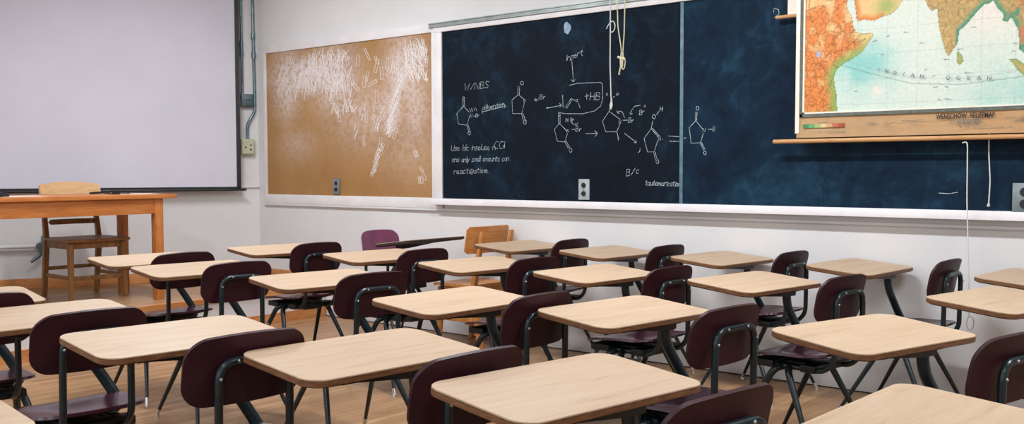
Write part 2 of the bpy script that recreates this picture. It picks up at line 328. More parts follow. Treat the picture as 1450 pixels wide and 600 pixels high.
for i_,pts in enumerate([[[0.559,2.19],[0.528,2.276],[0.501,2.274],[0.532,2.187],[0.559,2.19]],[[0.477,1.916],[0.519,2.017],[0.487,2.024],[0.445,1.922],[0.477,1.916]],[[0.597,1.951],[0.627,2.025],[0.596,2.031],[0.566,1.957],[0.597,1.951]],[[0.691,1.995],[0.751,2.056],[0.727,2.066],[0.666,2.005],[0.691,1.995]],[[0.503,1.967],[0.581,2.085],[0.552,2.093],[0.473,1.976],[0.503,1.967]],[[0.576,2.127],[0.613,2.265],[0.574,2.271],[0.538,2.134],[0.576,2.127]],[[0.752,1.929],[0.743,2.045],[0.714,2.046],[0.723,1.93],[0.752,1.929]],[[0.764,1.96],[0.762,2.079],[0.727,2.081],[0.73,1.961],[0.764,1.96]],[[0.506,2.179],[0.506,2.279],[0.467,2.281],[0.467,2.182],[0.506,2.179]],[[0.618,1.963],[0.68,2.098],[0.644,2.106],[0.582,1.971],[0.618,1.963]],[[0.655,1.952],[0.67,2.097],[0.635,2.1],[0.62,1.955],[0.655,1.952]],[[0.83,2.115],[0.895,2.178],[0.863,2.192],[0.799,2.129],[0.83,2.115]],[[0.57,2.116],[0.711,2.226],[0.686,2.239],[0.545,2.129],[0.57,2.116]],[[0.345,2.064],[0.469,2.186],[0.437,2.2],[0.312,2.077],[0.345,2.064]],[[0.825,2.157],[0.877,2.273],[0.847,2.28],[0.794,2.164],[0.825,2.157]],[[0.784,2.063],[0.84,2.181],[0.809,2.189],[0.752,2.07],[0.784,2.063]],[[0.753,2.031],[0.741,2.129],[0.715,2.13],[0.727,2.031],[0.753,2.031]],[[0.507,1.97],[0.576,2.071],[0.543,2.081],[0.474,1.98],[0.507,1.97]],[[0.82,2.103],[0.873,2.236],[0.836,2.244],[0.783,2.111],[0.82,2.103]],[[0.688,2.117],[0.688,2.203],[0.657,2.205],[0.657,2.119],[0.688,2.117]],[[1.014,2.077],[0.992,2.144],[0.967,2.142],[0.989,2.075],[1.014,2.077]],[[1.09,2.156],[1.184,2.238],[1.157,2.252],[1.064,2.169],[1.09,2.156]],[[0.937,2.06],[1.014,2.159],[0.984,2.171],[0.907,2.071],[0.937,2.06]],[[1.151,1.985],[1.203,2.079],[1.17,2.089],[1.117,1.995],[1.151,1.985]],[[0.785,1.937],[0.803,2.031],[0.778,2.034],[0.76,1.94],[0.785,1.937]],[[0.913,2.052],[0.907,2.155],[0.878,2.156],[0.885,2.053],[0.913,2.052]],[[0.866,2.047],[0.911,2.112],[0.886,2.12],[0.841,2.055],[0.866,2.047]],[[0.769,2.053],[0.803,2.126],[0.779,2.132],[0.745,2.058],[0.769,2.053]],[[1.023,2.04],[0.984,2.136],[0.954,2.132],[0.993,2.037],[1.023,2.04]],[[0.826,2.192],[0.863,2.315],[0.839,2.319],[0.801,2.197],[0.826,2.192]],[[0.844,1.973],[0.739,2.084],[0.709,2.074],[0.814,1.963],[0.844,1.973]],[[0.909,2.039],[0.909,2.153],[0.878,2.155],[0.877,2.041],[0.909,2.039]],[[1.07,2.2],[1.061,2.288],[1.032,2.289],[1.042,2.201],[1.07,2.2]],[[1.152,1.948],[1.198,2.002],[1.176,2.011],[1.129,1.957],[1.152,1.948]],[[1.057,1.94],[1.071,2.009],[1.043,2.013],[1.029,1.944],[1.057,1.94]],[[1.102,1.991],[1.075,2.053],[1.048,2.05],[1.075,1.987],[1.102,1.991]],[[1.148,1.981],[1.235,2.064],[1.211,2.076],[1.124,1.993],[1.148,1.981]],[[1.14,2.138],[1.126,2.217],[1.091,2.216],[1.106,2.137],[1.14,2.138]],[[1.037,2.165],[1.076,2.242],[1.048,2.249],[1.009,2.173],[1.037,2.165]],[[0.768,2.155],[0.847,2.242],[0.82,2.253],[0.741,2.166],[0.768,2.155]],[[0.881,1.994],[0.909,2.075],[0.877,2.081],[0.849,2.0],[0.881,1.994]],[[1.009,1.964],[1.008,2.057],[0.978,2.059],[0.979,1.965],[1.009,1.964]],[[1.075,1.962],[1.082,2.028],[1.046,2.032],[1.039,1.965],[1.075,1.962]],[[0.96,2.214],[0.93,2.308],[0.904,2.306],[0.934,2.212],[0.96,2.214]],[[0.894,2.101],[0.846,2.227],[0.812,2.224],[0.861,2.098],[0.894,2.101]],[[1.053,2.018],[1.02,2.109],[0.996,2.107],[1.029,2.016],[1.053,2.018]],[[1.206,2.133],[1.221,2.25],[1.188,2.254],[1.173,2.137],[1.206,2.133]],[[0.991,2.056],[1.04,2.133],[1.01,2.142],[0.961,2.066],[0.991,2.056]],[[1.058,2.096],[1.046,2.223],[1.017,2.223],[1.029,2.096],[1.058,2.096]],[[0.987,2.139],[0.989,2.252],[0.961,2.254],[0.959,2.141],[0.987,2.139]],[[1.161,2.139],[1.224,2.251],[1.2,2.259],[1.137,2.146],[1.161,2.139]],[[1.119,2.024],[1.144,2.137],[1.116,2.141],[1.092,2.028],[1.119,2.024]],[[0.83,2.182],[0.842,2.28],[0.817,2.283],[0.805,2.185],[0.83,2.182]],[[0.867,2.093],[0.877,2.157],[0.844,2.161],[0.834,2.097],[0.867,2.093]],[[1.085,1.867],[1.113,1.968],[1.085,1.973],[1.057,1.871],[1.085,1.867]],[[1.149,1.758],[1.118,1.835],[1.086,1.831],[1.116,1.753],[1.149,1.758]],[[1.334,1.755],[1.387,1.802],[1.362,1.815],[1.308,1.768],[1.334,1.755]],[[1.2,1.983],[1.183,2.062],[1.158,2.061],[1.176,1.982],[1.2,1.983]],[[1.289,1.761],[1.271,1.845],[1.237,1.843],[1.256,1.759],[1.289,1.761]],[[1.358,1.986],[1.335,2.076],[1.305,2.075],[1.328,1.984],[1.358,1.986]],[[1.203,1.771],[1.21,1.82],[1.18,1.823],[1.173,1.774],[1.203,1.771]],[[1.258,1.793],[1.253,1.868],[1.227,1.868],[1.232,1.793],[1.258,1.793]],[[1.174,2.018],[1.072,2.097],[1.048,2.084],[1.15,2.005],[1.174,2.018]],[[1.182,1.874],[1.155,1.97],[1.127,1.968],[1.154,1.872],[1.182,1.874]],[[1.32,1.927],[1.326,1.98],[1.291,1.983],[1.286,1.93],[1.32,1.927]],[[1.427,1.934],[1.345,2.013],[1.32,2.003],[1.401,1.923],[1.427,1.934]],[[1.14,1.944],[1.08,2.033],[1.052,2.027],[1.112,1.937],[1.14,1.944]],[[1.193,1.682],[1.169,1.775],[1.133,1.772],[1.157,1.678],[1.193,1.682]],[[1.256,1.962],[1.298,2.017],[1.266,2.029],[1.224,1.973],[1.256,1.962]],[[1.066,1.838],[1.089,1.895],[1.067,1.9],[1.043,1.843],[1.066,1.838]],[[1.545,1.955],[1.647,1.991],[1.632,2.009],[1.53,1.973],[1.545,1.955]],[[1.671,2.135],[1.632,2.202],[1.607,2.197],[1.645,2.13],[1.671,2.135]],[[1.521,1.996],[1.541,2.08],[1.517,2.083],[1.497,2.0],[1.521,1.996]],[[1.294,2.146],[1.279,2.226],[1.252,2.226],[1.266,2.145],[1.294,2.146]],[[1.874,2.055],[1.921,2.141],[1.898,2.148],[1.851,2.063],[1.874,2.055]],[[1.715,2.006],[1.71,2.105],[1.678,2.107],[1.683,2.007],[1.715,2.006]],[[1.847,2.095],[1.864,2.174],[1.835,2.179],[1.818,2.1],[1.847,2.095]],[[1.894,2.102],[1.899,2.175],[1.878,2.177],[1.873,2.105],[1.894,2.102]],[[1.855,2.042],[1.834,2.148],[1.804,2.147],[1.825,2.041],[1.855,2.042]],[[1.763,2.025],[1.819,2.087],[1.793,2.099],[1.737,2.037],[1.763,2.025]],[[1.886,1.994],[1.905,2.087],[1.877,2.091],[1.858,1.998],[1.886,1.994]],[[1.91,2.03],[1.935,2.081],[1.91,2.088],[1.885,2.037],[1.91,2.03]],[[1.943,2.014],[1.985,2.08],[1.962,2.089],[1.918,2.022],[1.943,2.014]],[[1.922,1.999],[1.954,2.06],[1.927,2.068],[1.894,2.008],[1.922,1.999]],[[1.942,1.98],[1.961,2.028],[1.93,2.036],[1.911,1.988],[1.942,1.98]],[[1.87,1.981],[1.924,2.02],[1.907,2.031],[1.853,1.992],[1.87,1.981]],[[1.927,1.959],[1.971,2.006],[1.95,2.016],[1.906,1.969],[1.927,1.959]],[[1.905,1.933],[1.944,2.001],[1.915,2.01],[1.876,1.942],[1.905,1.933]],[[1.926,1.924],[1.965,1.986],[1.945,1.993],[1.905,1.931],[1.926,1.924]],[[1.87,1.902],[1.928,1.97],[1.901,1.982],[1.842,1.914],[1.87,1.902]],[[1.91,1.896],[1.978,1.957],[1.96,1.967],[1.892,1.907],[1.91,1.896]],[[1.835,1.878],[1.88,1.948],[1.855,1.956],[1.81,1.887],[1.835,1.878]],[[1.908,1.856],[1.934,1.918],[1.903,1.926],[1.877,1.864],[1.908,1.856]],[[1.857,1.861],[1.882,1.915],[1.851,1.923],[1.826,1.869],[1.857,1.861]],[[1.894,1.833],[1.92,1.895],[1.895,1.901],[1.869,1.839],[1.894,1.833]],[[1.822,1.82],[1.886,1.889],[1.868,1.898],[1.803,1.829],[1.822,1.82]],[[1.867,1.801],[1.932,1.86],[1.91,1.872],[1.845,1.813],[1.867,1.801]],[[1.813,1.783],[1.83,1.841],[1.807,1.845],[1.789,1.787],[1.813,1.783]],[[1.882,1.762],[1.899,1.844],[1.871,1.848],[1.855,1.765],[1.882,1.762]],[[1.827,1.764],[1.87,1.824],[1.848,1.832],[1.805,1.772],[1.827,1.764]],[[1.83,1.732],[1.883,1.801],[1.859,1.81],[1.806,1.742],[1.83,1.732]],[[1.785,1.738],[1.828,1.794],[1.803,1.804],[1.76,1.748],[1.785,1.738]],[[1.849,1.708],[1.902,1.752],[1.879,1.766],[1.826,1.722],[1.849,1.708]],[[1.815,1.678],[1.831,1.761],[1.801,1.765],[1.785,1.682],[1.815,1.678]],[[1.827,1.672],[1.883,1.746],[1.859,1.755],[1.803,1.681],[1.827,1.672]],[[1.797,1.661],[1.842,1.718],[1.82,1.726],[1.776,1.67],[1.797,1.661]],[[1.846,1.65],[1.868,1.704],[1.837,1.711],[1.815,1.656],[1.846,1.65]],[[1.755,1.625],[1.806,1.676],[1.781,1.688],[1.73,1.637],[1.755,1.625]],[[1.826,1.612],[1.868,1.658],[1.843,1.67],[1.801,1.624],[1.826,1.612]],[[1.782,1.612],[1.832,1.652],[1.807,1.667],[1.757,1.627],[1.782,1.612]],[[1.808,1.582],[1.861,1.625],[1.835,1.64],[1.782,1.598],[1.808,1.582]],[[1.741,1.565],[1.805,1.628],[1.778,1.641],[1.714,1.578],[1.741,1.565]],[[1.791,1.547],[1.843,1.611],[1.821,1.619],[1.77,1.555],[1.791,1.547]],[[1.796,1.538],[1.818,1.61],[1.792,1.615],[1.77,1.542],[1.796,1.538]],[[1.85,1.521],[1.88,1.598],[1.849,1.604],[1.818,1.527],[1.85,1.521]],[[2.14,2.1],[2.172,2.226],[2.141,2.232],[2.11,2.106],[2.14,2.1]],[[2.18,2.016],[2.16,2.12],[2.132,2.119],[2.152,2.015],[2.18,2.016]],[[2.142,2.118],[2.103,2.261],[2.074,2.26],[2.113,2.117],[2.142,2.118]],[[2.01,2.135],[2.026,2.226],[2.001,2.23],[1.985,2.139],[2.01,2.135]],[[2.188,2.111],[2.201,2.209],[2.175,2.212],[2.162,2.114],[2.188,2.111]],[[2.121,1.988],[2.134,2.089],[2.104,2.093],[2.091,1.992],[2.121,1.988]],[[2.22,2.071],[2.231,2.152],[2.21,2.155],[2.198,2.074],[2.22,2.071]],[[2.085,2.111],[2.088,2.192],[2.061,2.195],[2.059,2.113],[2.085,2.111]],[[2.031,2.171],[2.101,2.273],[2.073,2.285],[2.002,2.182],[2.031,2.171]],[[2.131,2.153],[2.161,2.239],[2.141,2.244],[2.111,2.158],[2.131,2.153]],[[2.21,2.181],[2.184,2.289],[2.157,2.288],[2.184,2.18],[2.21,2.181]],[[2.177,2.053],[2.193,2.175],[2.172,2.178],[2.156,2.056],[2.177,2.053]],[[2.009,2.156],[2.024,2.234],[1.994,2.239],[1.979,2.161],[2.009,2.156]],[[2.177,2.13],[2.183,2.234],[2.162,2.237],[2.156,2.132],[2.177,2.13]],[[2.06,2.038],[2.09,2.145],[2.068,2.149],[2.038,2.042],[2.06,2.038]],[[2.143,2.126],[2.226,2.207],[2.208,2.217],[2.125,2.136],[2.143,2.126]],[[2.214,2.105],[2.21,2.232],[2.189,2.234],[2.192,2.107],[2.214,2.105]],[[1.994,2.087],[2.013,2.213],[1.983,2.217],[1.965,2.091],[1.994,2.087]],[[2.042,2.126],[2.053,2.211],[2.025,2.214],[2.015,2.129],[2.042,2.126]],[[2.189,2.166],[2.165,2.299],[2.139,2.299],[2.163,2.166],[2.189,2.166]],[[2.038,2.175],[2.194,2.252],[2.181,2.264],[2.024,2.188],[2.038,2.175]],[[2.082,2.157],[2.068,2.264],[2.037,2.264],[2.051,2.157],[2.082,2.157]],[[2.131,1.966],[2.186,2.091],[2.159,2.098],[2.104,1.974],[2.131,1.966]],[[2.16,2.159],[2.121,2.273],[2.1,2.271],[2.14,2.157],[2.16,2.159]],[[1.681,1.425],[1.729,1.479],[1.708,1.488],[1.659,1.435],[1.681,1.425]],[[1.665,1.423],[1.69,1.475],[1.662,1.481],[1.637,1.43],[1.665,1.423]],[[1.655,1.406],[1.722,1.444],[1.7,1.462],[1.633,1.424],[1.655,1.406]],[[1.64,1.389],[1.672,1.447],[1.65,1.453],[1.617,1.395],[1.64,1.389]],[[1.646,1.371],[1.709,1.411],[1.688,1.427],[1.625,1.387],[1.646,1.371]],[[1.625,1.361],[1.661,1.409],[1.638,1.417],[1.602,1.369],[1.625,1.361]],[[1.638,1.353],[1.671,1.389],[1.645,1.4],[1.612,1.363],[1.638,1.353]],[[1.64,1.341],[1.67,1.377],[1.645,1.387],[1.614,1.351],[1.64,1.341]],[[1.616,1.319],[1.645,1.361],[1.616,1.37],[1.586,1.329],[1.616,1.319]],[[1.626,1.305],[1.636,1.346],[1.61,1.349],[1.6,1.308],[1.626,1.305]],[[1.601,1.286],[1.649,1.339],[1.629,1.347],[1.581,1.295],[1.601,1.286]],[[1.616,1.271],[1.654,1.321],[1.628,1.33],[1.591,1.28],[1.616,1.271]],[[1.611,1.262],[1.645,1.309],[1.619,1.318],[1.585,1.271],[1.611,1.262]],[[1.589,1.247],[1.621,1.291],[1.594,1.3],[1.562,1.256],[1.589,1.247]],[[1.575,1.237],[1.6,1.275],[1.579,1.281],[1.554,1.244],[1.575,1.237]],[[1.566,1.216],[1.627,1.265],[1.608,1.276],[1.547,1.227],[1.566,1.216]],[[2.206,1.195],[2.185,1.234],[2.157,1.227],[2.178,1.187],[2.206,1.195]],[[2.105,1.376],[2.089,1.42],[2.063,1.415],[2.078,1.372],[2.105,1.376]],[[2.115,1.379],[2.094,1.418],[2.072,1.413],[2.093,1.373],[2.115,1.379]],[[2.144,1.162],[2.134,1.215],[2.11,1.212],[2.12,1.159],[2.144,1.162]],[[2.172,1.168],[2.146,1.216],[2.12,1.209],[2.145,1.16],[2.172,1.168]],[[2.18,1.25],[2.142,1.299],[2.123,1.292],[2.161,1.243],[2.18,1.25]],[[1.631,1.647],[1.649,1.716],[1.619,1.72],[1.601,1.652],[1.631,1.647]],[[1.598,1.596],[1.637,1.656],[1.611,1.665],[1.571,1.604],[1.598,1.596]],[[1.591,1.678],[1.619,1.719],[1.598,1.726],[1.57,1.685],[1.591,1.678]],[[1.488,1.473],[1.488,1.555],[1.464,1.555],[1.464,1.473],[1.488,1.473]],[[1.691,1.479],[1.688,1.537],[1.663,1.536],[1.667,1.479],[1.691,1.479]],[[1.668,1.664],[1.729,1.729],[1.705,1.74],[1.643,1.675],[1.668,1.664]],[[1.638,1.587],[1.652,1.638],[1.623,1.642],[1.61,1.591],[1.638,1.587]],[[1.421,2.131],[1.429,2.229],[1.396,2.232],[1.387,2.135],[1.421,2.131]],[[1.567,2.175],[1.504,2.274],[1.483,2.269],[1.546,2.17],[1.567,2.175]],[[1.636,2.065],[1.671,2.171],[1.64,2.177],[1.605,2.071],[1.636,2.065]],[[1.495,1.953],[1.517,2.047],[1.484,2.053],[1.461,1.958],[1.495,1.953]],[[1.649,1.814],[1.655,1.917],[1.625,1.919],[1.619,1.816],[1.649,1.814]],[[1.518,1.658],[1.52,1.767],[1.496,1.768],[1.494,1.659],[1.518,1.658]],[[1.302,2.208],[1.209,2.289],[1.183,2.277],[1.277,2.196],[1.302,2.208]],[[1.771,2.082],[1.783,2.174],[1.758,2.177],[1.745,2.085],[1.771,2.082]],[[0.69,2.076],[0.668,2.194]],[[0.426,2.02],[0.449,2.103]],[[0.442,2.132],[0.481,2.194]],[[0.637,1.988],[0.645,2.116]],[[0.753,2.021],[0.772,2.129]],[[0.353,2.064],[0.359,2.16]],[[0.32,2.064],[0.387,2.213]],[[0.671,1.956],[0.688,2.035]],[[0.634,2.172],[0.693,2.223]],[[0.45,2.05],[0.488,2.128]],[[0.749,2.024],[0.77,2.134]],[[0.308,1.954],[0.399,2.103]],[[0.617,1.996],[0.627,2.121]],[[0.609,2.002],[0.676,2.117]],[[0.693,1.883],[0.721,1.997]],[[0.381,1.941],[0.406,2.091]],[[0.501,2.111],[0.571,2.205]],[[0.388,2.001],[0.414,2.07]],[[0.542,1.956],[0.593,2.094]],[[0.564,1.885],[0.61,2.042]],[[0.684,2.059],[0.757,2.147]],[[0.465,2.116],[0.475,2.182]],[[1.05,1.964],[1.041,2.073]],[[0.975,2.072],[1.009,2.145]],[[0.871,2.107],[0.829,2.248]],[[1.151,2.08],[1.189,2.197]],[[1.008,2.045],[0.937,2.169]],[[1.173,2.178],[1.288,2.271]],[[0.829,1.944],[0.804,2.042]],[[0.922,2.172],[0.96,2.248]],[[1.216,2.078],[1.217,2.176]],[[1.015,2.101],[0.987,2.194]],[[1.14,2.143],[1.163,2.229]],[[1.162,2.048],[1.184,2.113]],[[0.859,2.003],[0.897,2.131]],[[1.079,1.942],[1.138,2.049]],[[0.833,1.94],[0.869,1.995]],[[1.148,1.943],[1.155,2.007]],[[1.112,1.984],[1.192,2.046]],[[0.803,1.958],[0.784,2.091]],[[0.789,2.147],[0.848,2.212]],[[1.094,1.973],[1.1,2.045]],[[0.79,2.132],[0.777,2.203]],[[0.886,2.197],[0.934,2.256]],[[1.054,2.195],[1.088,2.266]],[[0.89,2.139],[0.988,2.261]],[[0.958,2.111],[1.032,2.221]],[[0.95,1.942],[0.978,2.075]],[[1.217,2.184],[1.24,2.269]],[[1.204,2.141],[1.221,2.232]],[[1.222,1.956],[1.204,2.051]],[[0.922,2.069],[0.976,2.203]],[[0.735,2.135],[0.796,2.25]],[[0.768,2.148],[0.764,2.284]],[[0.974,2.127],[0.976,2.24]],[[0.975,1.986],[0.983,2.111]],[[0.74,2.102],[0.771,2.206]],[[0.817,2.14],[0.854,2.238]],[[0.95,2.216],[0.962,2.318]],[[1.18,1.958],[1.204,2.014]],[[0.794,2.138],[0.827,2.221]],[[0.866,2.119],[0.873,2.255]],[[0.993,2.157],[1.025,2.286]],[[1.206,1.944],[1.212,2.013]],[[1.034,2.017],[1.023,2.118]],[[1.149,2.185],[1.167,2.292]],[[1.204,1.944],[1.224,2.054]],[[1.135,2.204],[1.062,2.312]],[[0.938,2.084],[0.971,2.205]],[[0.932,2.125],[0.919,2.231]],[[1.073,2.144],[1.078,2.254]],[[1.148,2.149],[1.176,2.265]],[[0.766,2.208],[0.784,2.277]],[[0.913,2.068],[0.916,2.175]],[[1.178,1.964],[1.2,2.099]],[[1.001,2.059],[0.993,2.125]],[[0.829,1.901],[0.851,2.036]],[[1.048,1.982],[1.03,2.104]],[[0.995,1.935],[1.003,2.026]],[[1.14,1.969],[1.153,2.03]],[[1.04,2.133],[1.057,2.26]],[[1.014,1.922],[1.038,2.051]],[[0.852,2.216],[0.916,2.293]],[[0.782,2.129],[0.751,2.225]],[[0.873,2.041],[0.924,2.104]],[[0.95,2.008],[1.014,2.12]],[[0.911,1.977],[0.922,2.072]],[[1.072,2.131],[1.045,2.262]],[[1.208,2.013],[1.23,2.087]],[[1.156,2.061],[1.157,2.174]],[[0.986,1.933],[0.995,1.995]],[[1.126,2.142],[1.129,2.204]],[[1.329,1.755],[1.285,1.868]],[[1.15,1.724],[1.087,1.836]],[[1.039,1.858],[1.076,1.966]],[[1.286,2.052],[1.335,2.145]],[[1.307,1.884],[1.299,1.985]],[[1.237,2.031],[1.251,2.109]],[[1.273,1.93],[1.277,1.985]],[[1.035,2.045],[1.097,2.115]],[[1.088,2.031],[1.068,2.135]],[[1.154,1.778],[1.149,1.838]],[[1.065,1.755],[1.1,1.839]],[[1.136,2.045],[1.092,2.116]],[[1.226,1.91],[1.232,1.972]],[[1.117,1.975],[1.135,2.073]],[[1.126,1.95],[1.193,2.053]],[[1.089,1.948],[1.074,2.065]],[[1.215,2.054],[1.214,2.158]],[[1.272,1.761],[1.253,1.851]],[[1.131,1.912],[1.138,2.015]],[[1.107,2.003],[1.106,2.086]],[[1.304,1.849],[1.328,1.953]],[[1.216,1.735],[1.222,1.819]],[[1.189,2.029],[1.215,2.078]],[[1.064,1.875],[1.065,1.994]],[[1.257,1.932],[1.248,2.004]],[[1.282,1.984],[1.274,2.08]],[[1.052,1.911],[1.071,2.007]],[[1.241,1.82],[1.235,1.9]],[[1.157,1.713],[1.153,1.813]],[[1.255,1.758],[1.331,1.852]],[[1.982,2.026],[1.993,2.129]],[[2.059,1.966],[1.97,2.06]],[[2.109,1.974],[2.084,2.101]],[[2.221,1.951],[2.164,2.089]],[[2.166,2.044],[2.055,2.134]],[[2.145,2.146],[2.185,2.283]],[[2.093,2.066],[2.05,2.2]],[[2.076,1.964],[2.003,2.107]],[[2.118,1.958],[2.132,2.074]],[[1.983,2.149],[1.976,2.297]],[[2.068,2.095],[2.116,2.178]],[[2.23,1.966],[2.184,2.039]],[[2.095,2.161],[2.1,2.25]],[[2.032,1.989],[1.991,2.133]],[[2.198,1.963],[2.223,2.046]],[[2.033,2.058],[2.038,2.167]],[[2.07,2.17],[2.031,2.296]],[[2.142,2.101],[2.108,2.179]],[[2.081,2.019],[2.002,2.102]],[[2.191,1.973],[2.134,2.076]],[[2.029,2.036],[1.928,2.171]],[[2.135,1.979],[2.058,2.112]],[[2.109,2.144],[2.028,2.219]],[[2.154,2.081],[2.12,2.213]],[[1.989,2.119],[1.958,2.24]],[[2.135,1.98],[2.123,2.065]],[[1.998,2.085],[1.986,2.192]],[[2.07,1.995],[2.017,2.105]],[[2.099,2.023],[2.07,2.097]],[[1.998,2.01],[1.976,2.113]],[[2.08,2.015],[2.044,2.16]],[[2.2,2.126],[2.225,2.204]],[[1.976,2.146],[2.022,2.263]],[[2.187,2.151],[2.114,2.298]],[[1.634,1.606],[1.657,1.654]],[[1.688,1.719],[1.718,1.788]],[[1.643,1.583],[1.665,1.657]],[[1.609,1.75],[1.597,1.79]],[[1.369,1.749],[1.309,1.815]],[[1.358,1.525],[1.387,1.582]],[[1.365,1.607],[1.372,1.647]],[[1.448,1.687],[1.468,1.736]],[[1.433,1.732],[1.433,1.787]],[[1.332,1.758],[1.394,1.797]],[[1.376,1.565],[1.404,1.606]],[[1.483,1.759],[1.495,1.813]],[[1.909,2.048],[1.953,2.096]],[[1.93,2.016],[1.96,2.073]],[[1.952,1.998],[1.996,2.048]],[[1.912,1.992],[1.951,2.063]],[[1.927,1.981],[1.96,2.025]],[[1.91,1.951],[1.952,2.027]],[[1.895,1.943],[1.946,2.014]],[[1.869,1.95],[1.906,2.008]],[[1.915,1.917],[1.95,1.983]],[[1.861,1.93],[1.909,1.989]],[[1.876,1.913],[1.938,1.981]],[[1.878,1.878],[1.914,1.958]],[[1.851,1.881],[1.883,1.931]],[[1.858,1.865],[1.902,1.926]],[[1.826,1.852],[1.886,1.91]],[[1.851,1.846],[1.905,1.89]],[[1.825,1.833],[1.889,1.909]],[[1.817,1.813],[1.882,1.88]],[[1.826,1.797],[1.863,1.859]],[[1.857,1.787],[1.889,1.858]],[[1.862,1.769],[1.895,1.834]],[[1.855,1.765],[1.894,1.81]],[[1.835,1.758],[1.867,1.82]],[[1.815,1.731],[1.869,1.806]],[[1.835,1.729],[1.875,1.781]],[[1.783,1.732],[1.815,1.789]],[[1.809,1.691],[1.849,1.776]],[[1.787,1.697],[1.847,1.755]],[[1.804,1.664],[1.824,1.742]],[[1.767,1.659],[1.827,1.728]],[[1.808,1.649],[1.864,1.711]],[[1.781,1.63],[1.839,1.706]],[[1.761,1.626],[1.802,1.701]],[[1.763,1.608],[1.829,1.681]],[[1.807,1.604],[1.843,1.663]],[[1.788,1.579],[1.809,1.668]],[[1.758,1.581],[1.81,1.654]],[[1.761,1.561],[1.818,1.624]],[[1.756,1.562],[1.783,1.61]],[[1.788,1.538],[1.818,1.597]]]):ribbon(bm,pts,.009 if len(pts)==2 else .0055,None,-.0130-i_*6e-6)
o=P0(obj('tape_residue',bm,'residue',cb),cl);o['kind']='stuff'
bm=bmesh.new()
bx(bm,.115,-.024,.968,2.30,0,1.05,bev=.003);bx(bm,.115,-.024,2.332,2.30,0,2.40,bev=.003)
bx(bm,.115,-.0245,1.045,.152,0,2.337,bev=.003);bx(bm,2.275,-.0245,1.045,2.30,0,2.337,bev=.003)
P0(obj('frame',bm,'white_frame',cb,smooth=True),cl)

# ------------------------------------------------------------------ chalkboard
ch=thing('chalkboard','long dark slate chalkboard covered with chalk molecules and handwriting','chalkboard',(6.2,0,1.66))
cl2=(6.2,0,1.66);XB=10.2
P0(box('slate_panel','slate',ch,2.385,-.014,1.045,4.482,0,2.325,bev=0),cl2)
P0(box('slate_panel','slate_r',ch,4.505,-.014,1.045,XB,0,2.325,bev=0),cl2)
MT['joint']=noisy('pale_joint_strip',srgb(72,104,116),srgb(100,130,142),20,.5)
P0(box('joint_strip','joint',ch,4.482,-.019,1.045,4.505,0,2.325,bev=.001),cl2)
bm=bmesh.new();bx(bm,2.30,-.026,.968,2.385,0,2.362,bev=.003);bx(bm,2.3,-.03,2.325,XB,0,2.362,bev=.003);bx(bm,XB,-.026,.968,XB+.08,0,2.362,bev=.003)
P0(obj('frame',bm,'white_frame',ch,smooth=True),cl2)
bm=bmesh.new();bx(bm,2.26,-.040,2.362,XB+.08,-.0305,2.374,bev=.002);bx(bm,2.26,-.036,2.374,XB+.08,-.0305,2.389,bev=.001);bx(bm,2.26,-.042,2.389,XB+.08,-.0305,2.398,bev=.002);bx(bm,2.32,-.031,2.3625,XB+.08,0,2.398)
P0(obj('hanging_rail',bm,'grey_trim',ch,smooth=True),cl2)
bm=bmesh.new();bx(bm,2.32,-.075,1.0,XB,0,1.018,bev=.003);bx(bm,2.32,-.081,1.0,XB,-.07,1.046,bev=.004);bx(bm,2.385,-.02,1.018,XB,0,1.047,bev=.002)
P0(obj('chalk_tray',bm,'white_tray',ch,smooth=True),cl2)
bm=bmesh.new()
